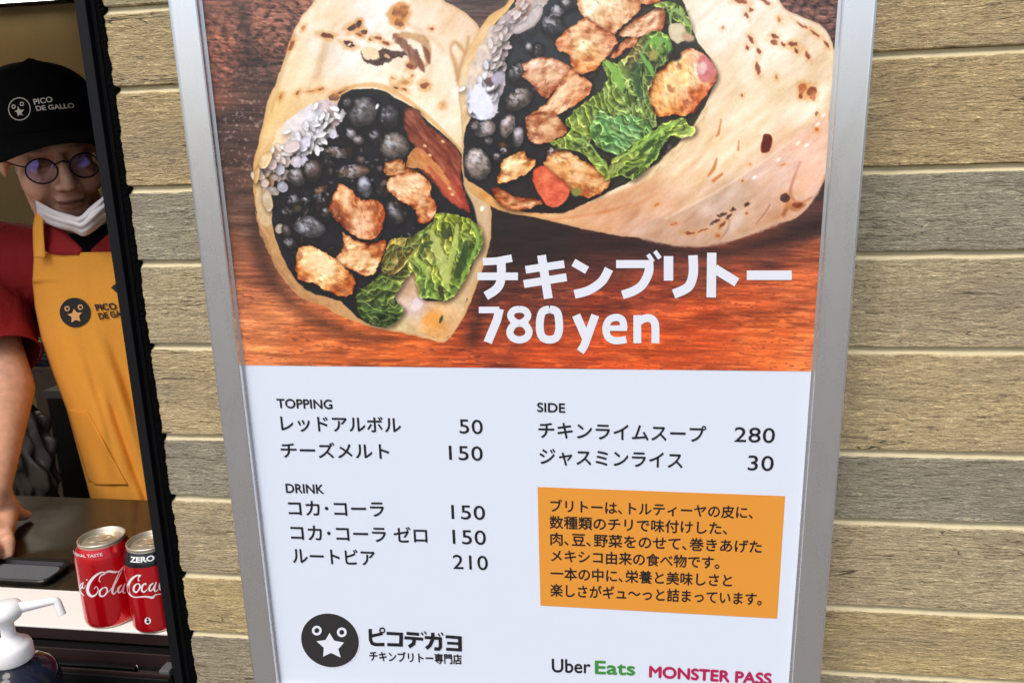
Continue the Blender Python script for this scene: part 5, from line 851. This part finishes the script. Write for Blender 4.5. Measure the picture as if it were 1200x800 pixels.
for sx in (-1, 1):
    cx = .0335*sx; P = [H(cx+.0235*math.cos(t), .000+.0215*math.sin(t)-.002, .0905-.0035*abs(math.cos(t))*(1 if sx*math.cos(t) > 0 else -.1)) for t in [2*math.pi*k/40 for k in range(41)]]
    link('lens_rim', tube(P, .0014, 8, False), gl, M_gf, True)
    V = [H(cx, -.002, .0925)]+[H(cx+.023*math.cos(t), -.002+.021*math.sin(t), .0905-.0025*abs(math.cos(t))*(1 if sx*math.cos(t) > 0 else 0)) for t in [2*math.pi*k/40 for k in range(40)]]; link('lens', mesh('lens', V, [(0, 1+k, 1+(k+1) % 40) for k in range(40)]), gl, M_lens, True)
    link('temple', tube(curve([H(sx*.0565, .008, .087), H(sx*.066, .008, .070), H(sx*.078, .006, .03), H(sx*.082, .004, -.02)], 5), .0012, 8), gl, M_gf, True)
# cap
M_cap = grainy('black_cap_cloth', (9, 8, 7), .2, 220, .9, .4, .0006, spec=.12)
def capfn(u, v):
    t = 2*math.pi*u; ph = math.pi/2*(1-v*.98); r = math.cos(ph); h = math.sin(ph)
    sq = 1+.05*max(0, math.cos(t))*math.sin(math.pi*min(1, v*1.1)); a = .005+.097*math.sin(t)*r**.72*sq; c = -.018+.108*math.cos(t)*r**.72*sq; return H(a, .057+.095*h**1.05+.010*max(0, math.cos(t))*h, c)
cap = link('cap', sheet(capfn, 64, 24), per, M_cap, True); link('cap_button', lathe([(0, .006), (.006, .005), (.009, .001), (.0095, -.002)], 16, H(.008, .154, -.018)), cap, M_cap, True)
def brim(u, v):
    t = math.radians(-72+144*u); k = v; c0_ = -.018+.108*math.cos(t); a0_ = .095*math.sin(t); ext = .054*math.cos(t*.95)**.6; a = a0_*(1+.10*k); return H(a, .061-.006*k-.030*(abs(a)/.09)**2*(.4+.9*k), c0_+ext*k)
link('brim', sheet(brim, 40, 10, .0022), cap, M_cap, True)
def band(u, v): t = 2*math.pi*u; return H(.005+.0978*math.sin(t), .057+.004-.010*v, -.018+.1088*math.cos(t))
link('cap_band', sheet(band, 64, 2), cap, M_cap, True)
# face mask under the chin
M_mask = mat('white_mask_cloth', (226, 220, 220), .8)
mp = [(42, 238, 1.172, 25), (52, 244, 1.142, 22), (66, 251, 1.115, 20), (82, 256, 1.098, 19), (94, 258, 1.09, 22), (106, 247, 1.092, 27), (120, 236, 1.100, 26), (136, 222, 1.12, 24), (150, 206, 1.15, 20)]
def maskfn(u, v):
    k = u*(len(mp)-1); i = min(int(k), len(mp)-2); f = k-i; A_, B_, C_, D_ = [mp[min(max(i+o, 0), len(mp)-1)] for o in (-1, 0, 1, 2)]; x, y, z, h = [.5*(2*B_[n]+(C_[n]-A_[n])*f+(2*A_[n]-5*B_[n]+4*C_[n]-D_[n])*f*f+(3*B_[n]-A_[n]-3*C_[n]+D_[n])*f**3) for n in range(4)]
    pl_ = .0020*math.sin(v*math.pi*6+u*4)+.014*v*v+.002*math.sin(u*23+v*5); return W(at(x+4*v, y-4+h*v, z-.006+pl_-.010*math.sin(v*math.pi)))
mk = link('face_mask', sheet(maskfn, 70, 24, .0012), per, M_mask, True); link('ear_loop', tube(curve([W(at(44, 240, 1.17)), W(at(36, 229, 1.176)), W(at(26, 214, 1.19)), W(at(18, 198, 1.215))], 5), .0009, 6), mk, M_mask, True)
# shirt
M_red = grainy('red_polo_cloth', (136, 4, 8), .12, 260, .85, .5, .0005); v = coords(M_red); L(M_red, bump(M_red, noise(M_red, v, 9, 3, .5, 1.2), .7, .02, B(M_red)['Normal'].links[0].from_socket), B(M_red)['Normal'])
sleeve = W(at(2, 412, 1.15)); sl2 = W(at(-24, 330, 1.235))
tors = [Cw(W(at(118, 350, 1.31)), W(at(240, 620, 1.42)), .105, .12), Cw(W(at(190, 380, 1.33)), W(at(270, 620, 1.42)), .125, .12), Cw(sh, neckb+Vector((0, .02, -.02)), .076, .083), Cw(neckb+Vector((0, .02, -.02)), shl, .083, .076), Cw(sh, sl2, .076, .070), Cw(sl2, sleeve, .070, .060), Cw(sh+Vector((.02, .02, -.02)), W(at(60, 345, 1.33)), .08, .09), Cw(shl, W(at(250, 430, 1.33)), .076, .068)]
sm = fused(tors, .006, 6)
bm = bmesh.new(); bm.from_mesh(sm); d_ = (sleeve-sl2).normalized(); bmesh.ops.bisect_plane(bm, geom=bm.verts[:]+bm.edges[:]+bm.faces[:], plane_co=sleeve+d_*.012, plane_no=d_, clear_outer=False, clear_inner=False)
kill = [f for f in bm.faces if (f.calc_center_median()-sleeve).dot(d_) > .012 and (f.calc_center_median()-sleeve).length < .11]; bmesh.ops.delete(bm, geom=kill, context='FACES'); bm.to_mesh(sm); bm.free()
shirt = link('polo_shirt', sm, per, M_red, True)
# hem band of the sleeve
oa = d_.orthogonal().normalized(); ob = d_.cross(oa)
link('sleeve_hem', tube([sleeve+d_*.0125+(oa*math.cos(t)+ob*math.sin(t))*.0605 for t in [2*math.pi*k/40 for k in range(41)]], .0022, 8, False), shirt, M_red, True)
bvh_s = BVHTree.FromPolygons([v.co for v in sm.vertices], [p.vertices for p in sm.polygons]); org = W((0, 0, 0))
def hit(bvh, px, py, lift, dz=1.2):
    v = Vector(W(ray(px, py)))-org; v.normalize(); h = bvh.ray_cast(org, v); return (h[0]-v*lift) if h[0] is not None else W(at(px, py, dz))
# collar and dark undershirt at the neck
M_under = mat('black_undershirt', (10, 10, 11), .9)
def patch(name, P, m, par, lift, bvh, n=10, dz=1.2):                                     # fills an outline drawn over a surface
    bm = bmesh.new(); f = bm.faces.new([bm.verts.new((x, y, 0)) for x, y in P]); bmesh.ops.triangulate(bm, faces=[f])
    for _ in range(3): bmesh.ops.subdivide_edges(bm, edges=[e for e in bm.edges if e.calc_length() > 4], cuts=1)
    bmesh.ops.triangulate(bm, faces=bm.faces[:])
    for v in bm.verts: v.co = hit(bvh, v.co.x, v.co.y, lift, dz)
    return link(name, bmdone(bm), par, m, True)
Vb = [v.co.copy() for v in me.vertices]; nb = len(Vb); bvh_all = BVHTree.FromPolygons(Vb+[v.co.copy() for v in sm.vertices], [tuple(p.vertices) for p in me.polygons]+[tuple(nb+k for k in p.vertices) for p in sm.polygons])
patch('undershirt', [(60, 264), (80, 274), (100, 274), (124, 262), (146, 252), (150, 290), (118, 300), (98, 301), (64, 290)], M_under, shirt, .004, bvh_all)
def collar(P, Q, name='collar'):
    A, Bc = curve([W(at(*p)) for p in P], 5), curve([W(at(*p)) for p in Q], 5); n = len(A)-1
    return link(name, sheet(lambda u, v: A[round(u*n)].lerp(Bc[round(u*n)], v), n, 3, .003), shirt, M_red, True)
collar([(52, 240, 1.20), (62, 260, 1.165), (80, 274, 1.145), (98, 293, 1.130)], [(46, 246, 1.20), (50, 280, 1.155), (58, 297, 1.134), (93, 299, 1.127)])
collar([(150, 240, 1.19), (132, 268, 1.15), (118, 282, 1.135), (106, 293, 1.130)], [(165, 262, 1.19), (150, 285, 1.15), (134, 296, 1.13), (110, 297, 1.128)])
# apron
M_apr = grainy('yellow_apron_cloth', (236, 160, 54), .06, 300, .85, .4, .0004)
EDL = [(298, 41), (330, 39), (360, 42), (400, 50), (440, 64), (480, 79), (520, 90), (560, 101), (584, 107), (640, 118), (700, 126)]
def edge(y):
    for i in range(len(EDL)-1):
        if y <= EDL[i+1][0]: f = (y-EDL[i][0])/(EDL[i+1][0]-EDL[i][0]); return EDL[i][1]*(1-f)+EDL[i+1][1]*f
    return EDL[-1][1]
RSA = np.random.RandomState(5)
class QN: tab = RSA.rand(256, 256)
def nz(x, y): return float(Print.vn(QN, np.array(x), np.array(y)))
def aprz(px, py):
    z = 1.125+.00035*max(0, py-300)*.25+.0000022*(px-135)**2; e = px-edge(py); z += .035*math.exp(-max(e, 0)/9)*(1 if py > 330 else .35)
    k = (px*.9-py*.42)/17; z += .017*(nz(k, py/160)-.5)*min(1, max(0, (py-320)/60))+.010*(nz((px-py*.3)/11+9, (py+px)/70)-.5)*min(1, max(.25, (py-300)/160))
    z += .010*math.exp(-((px-(105+(py-400)*.36))/6)**2)*min(1, max(0, (py-400)/80)); return z
def aprfn(u, v):
    py = 297+403*v**1.0; x0 = edge(py); x1 = 225+.12*(py-300); px = x0+(x1-x0)*u; py2 = py-4*u*(1-v); return W(at(px, py2, aprz(px, py)))
apr = link('apron', sheet(aprfn, 90, 190, .0015), per, M_apr, True)
link('bib_hem', tube([W(at(41+u*150, 298.5-3.6*u, aprz(41+u*150, 298)-.0012)) for u in [k/30 for k in range(31)]], .0011, 6), apr, M_apr, True)
link('bib_hem', tube([W(at(edge(y)+.4, y, aprz(edge(y), y)-.0010)) for y in range(298, 640, 6)], .0009, 6), apr, M_apr, True)
def strap(P, Q): 
    A, Bc = curve([W(at(*p)) for p in P], 5), curve([W(at(*p)) for p in Q], 5); n = len(A)-1; return link('neck_strap', sheet(lambda u, v: A[round(u*n)].lerp(Bc[round(u*n)], v), n, 3, .0016), apr, M_apr, True)
strap([(40.5, 302, 1.130), (39.5, 280, 1.138), (40, 262, 1.150), (45, 244, 1.172), (52, 232, 1.20)], [(54, 302, 1.125), (52, 280, 1.130), (51, 262, 1.142), (52, 246, 1.165), (58, 234, 1.20)])
def pocket(u, v):
    y = 480+ v*(88 if u > .1 else 84); xl = 79.5+(y-480)*.30; xr_ = 103+(y-480)*.53; px = xl+(xr_-xl)*u; return W(at(px, y+u*2*(1-v), aprz(px, y)-.0026-.0022*math.sin(math.pi*u)*(1-v)))
pk_ = link('pocket', sheet(pocket, 20, 40, .0012), apr, grainy('yellow_pocket_cloth', (234, 155, 50), .06, 300, .85, .4, .0004), True)
link('pocket_hem', tube([pocket(k/12, 0)+Vector((0, -.001, 0)) for k in range(13)], .0007, 6), pk_, M_apr, True)
def onapr(x, y, l): return W(at(x, y, aprz(x, y)-l))
def apoly(P, m, l, name='emblem'):
    bm = bmesh.new(); f = bm.faces.new([bm.verts.new((x, y, 0)) for x, y in P]); bmesh.ops.triangulate(bm, faces=[f])
    for _ in range(3): bmesh.ops.subdivide_edges(bm, edges=[e for e in bm.edges if e.calc_length() > 4], cuts=1)
    bmesh.ops.triangulate(bm, faces=bm.faces[:])
    for v in bm.verts: v.co = onapr(v.co.x, v.co.y, l)
    return link(name, bmdone(bm), apr, m)
M_ap_y = mat('tan_print', (232, 172, 110), .8); M_ap_k = mat('charcoal_print', (30, 30, 32), .75); s11 = 11.43
apoly(disc(60+317/s11, 330+413/s11, 18, 17.2, 40, .4), M_ap_k, .0034)
for cx, cy in ((213, 360), (390, 341)): apoly(disc(60+cx/s11, 330+cy/s11, 3.2, 3.2, 16), M_ap_y, .0042); apoly(disc(60+cx/s11, 330+cy/s11, 1.7, 1.7, 12), M_ap_k, .0048)
apoly([(60+a/s11, 330+b/s11) for a, b in ((302, 362), (345, 412), (412, 412), (372, 460), (392, 530), (325, 512), (272, 546), (272, 472), (218, 438), (282, 420))], M_ap_y, .0044)
def atext(s, bl, br, h, tl, m, mapper, par, bold=.03):
    vs, fs = text2d(s, bold); me = mesh('t', [mapper(bl[0]+(br[0]-bl[0])*a+(tl[0]-bl[0])*b, bl[1]+(br[1]-bl[1])*a+(tl[1]-bl[1])*b) for a, b in vs], fs); return link('lettering', me, par, m)
mpa = lambda x, y: onapr(x, y, .0040)
atext('PICO', (113.2, 364.5), (137.5, 362.5), 8, (110.5, 356.5), M_ap_k, mpa, apr); atext('DE GALLO', (117, 374.5), (159, 368.5), 8, (114.2, 367), M_ap_k, mpa, apr)
tagp = [(130, 337), (140, 328), (152, 324), (152, 348), (138, 344)]; apoly(tagp, M_k, .004, 'name_tag'); apoly(disc(138.4, 334.6, 1.5, 1.1, 10), M_ink, .005, 'name_tag_pin')
# emblem and words on the cap
cm = cap.data; bvh_c = BVHTree.FromPolygons([v.co for v in cm.vertices], [p.vertices for p in cm.polygons])
mpc = lambda x, y: hit(bvh_c, x, y, .0012, 1.1); s6c = 6.157
M_emb = mat('cream_embroidery', (214, 204, 186), .8)
def cring(cx, cy, r1, r0, n=26):
    a, b = disc(cx, cy, r1, r1*1.03, n), disc(cx, cy, r0, r0*1.03, n); link('emblem', mesh('r', [mpc(x, y) for x, y in a+b], [(k, (k+1) % n, n+(k+1) % n, n+k) for k in range(n)]), cap, M_emb)
cring(140/s6c, 70+356/s6c, 13.2, 12.2); cring(98/s6c, 70+340/s6c, 2.5, 1.4, 14); cring(158/s6c, 70+320/s6c, 2.5, 1.4, 14)
link('emblem', mesh('s', [mpc(a/s6c, 70+b/s6c) for a, b in ((128, 337), (144, 362), (174, 362), (154, 386), (168, 404), (142, 396), (128, 408), (124, 384), (104, 372), (126, 364))], [tuple(range(10))]), cap, M_emb)
atext('PICO', (247/s6c, 70+326/s6c), (383/s6c, 70+305/s6c), 7, (237/s6c, 70+286/s6c), M_emb, mpc, cap); atext('DE GALLO', (264/s6c, 70+371/s6c), (540/s6c, 70+348/s6c), 7, (254/s6c, 70+335/s6c), M_emb, mpc, cap)
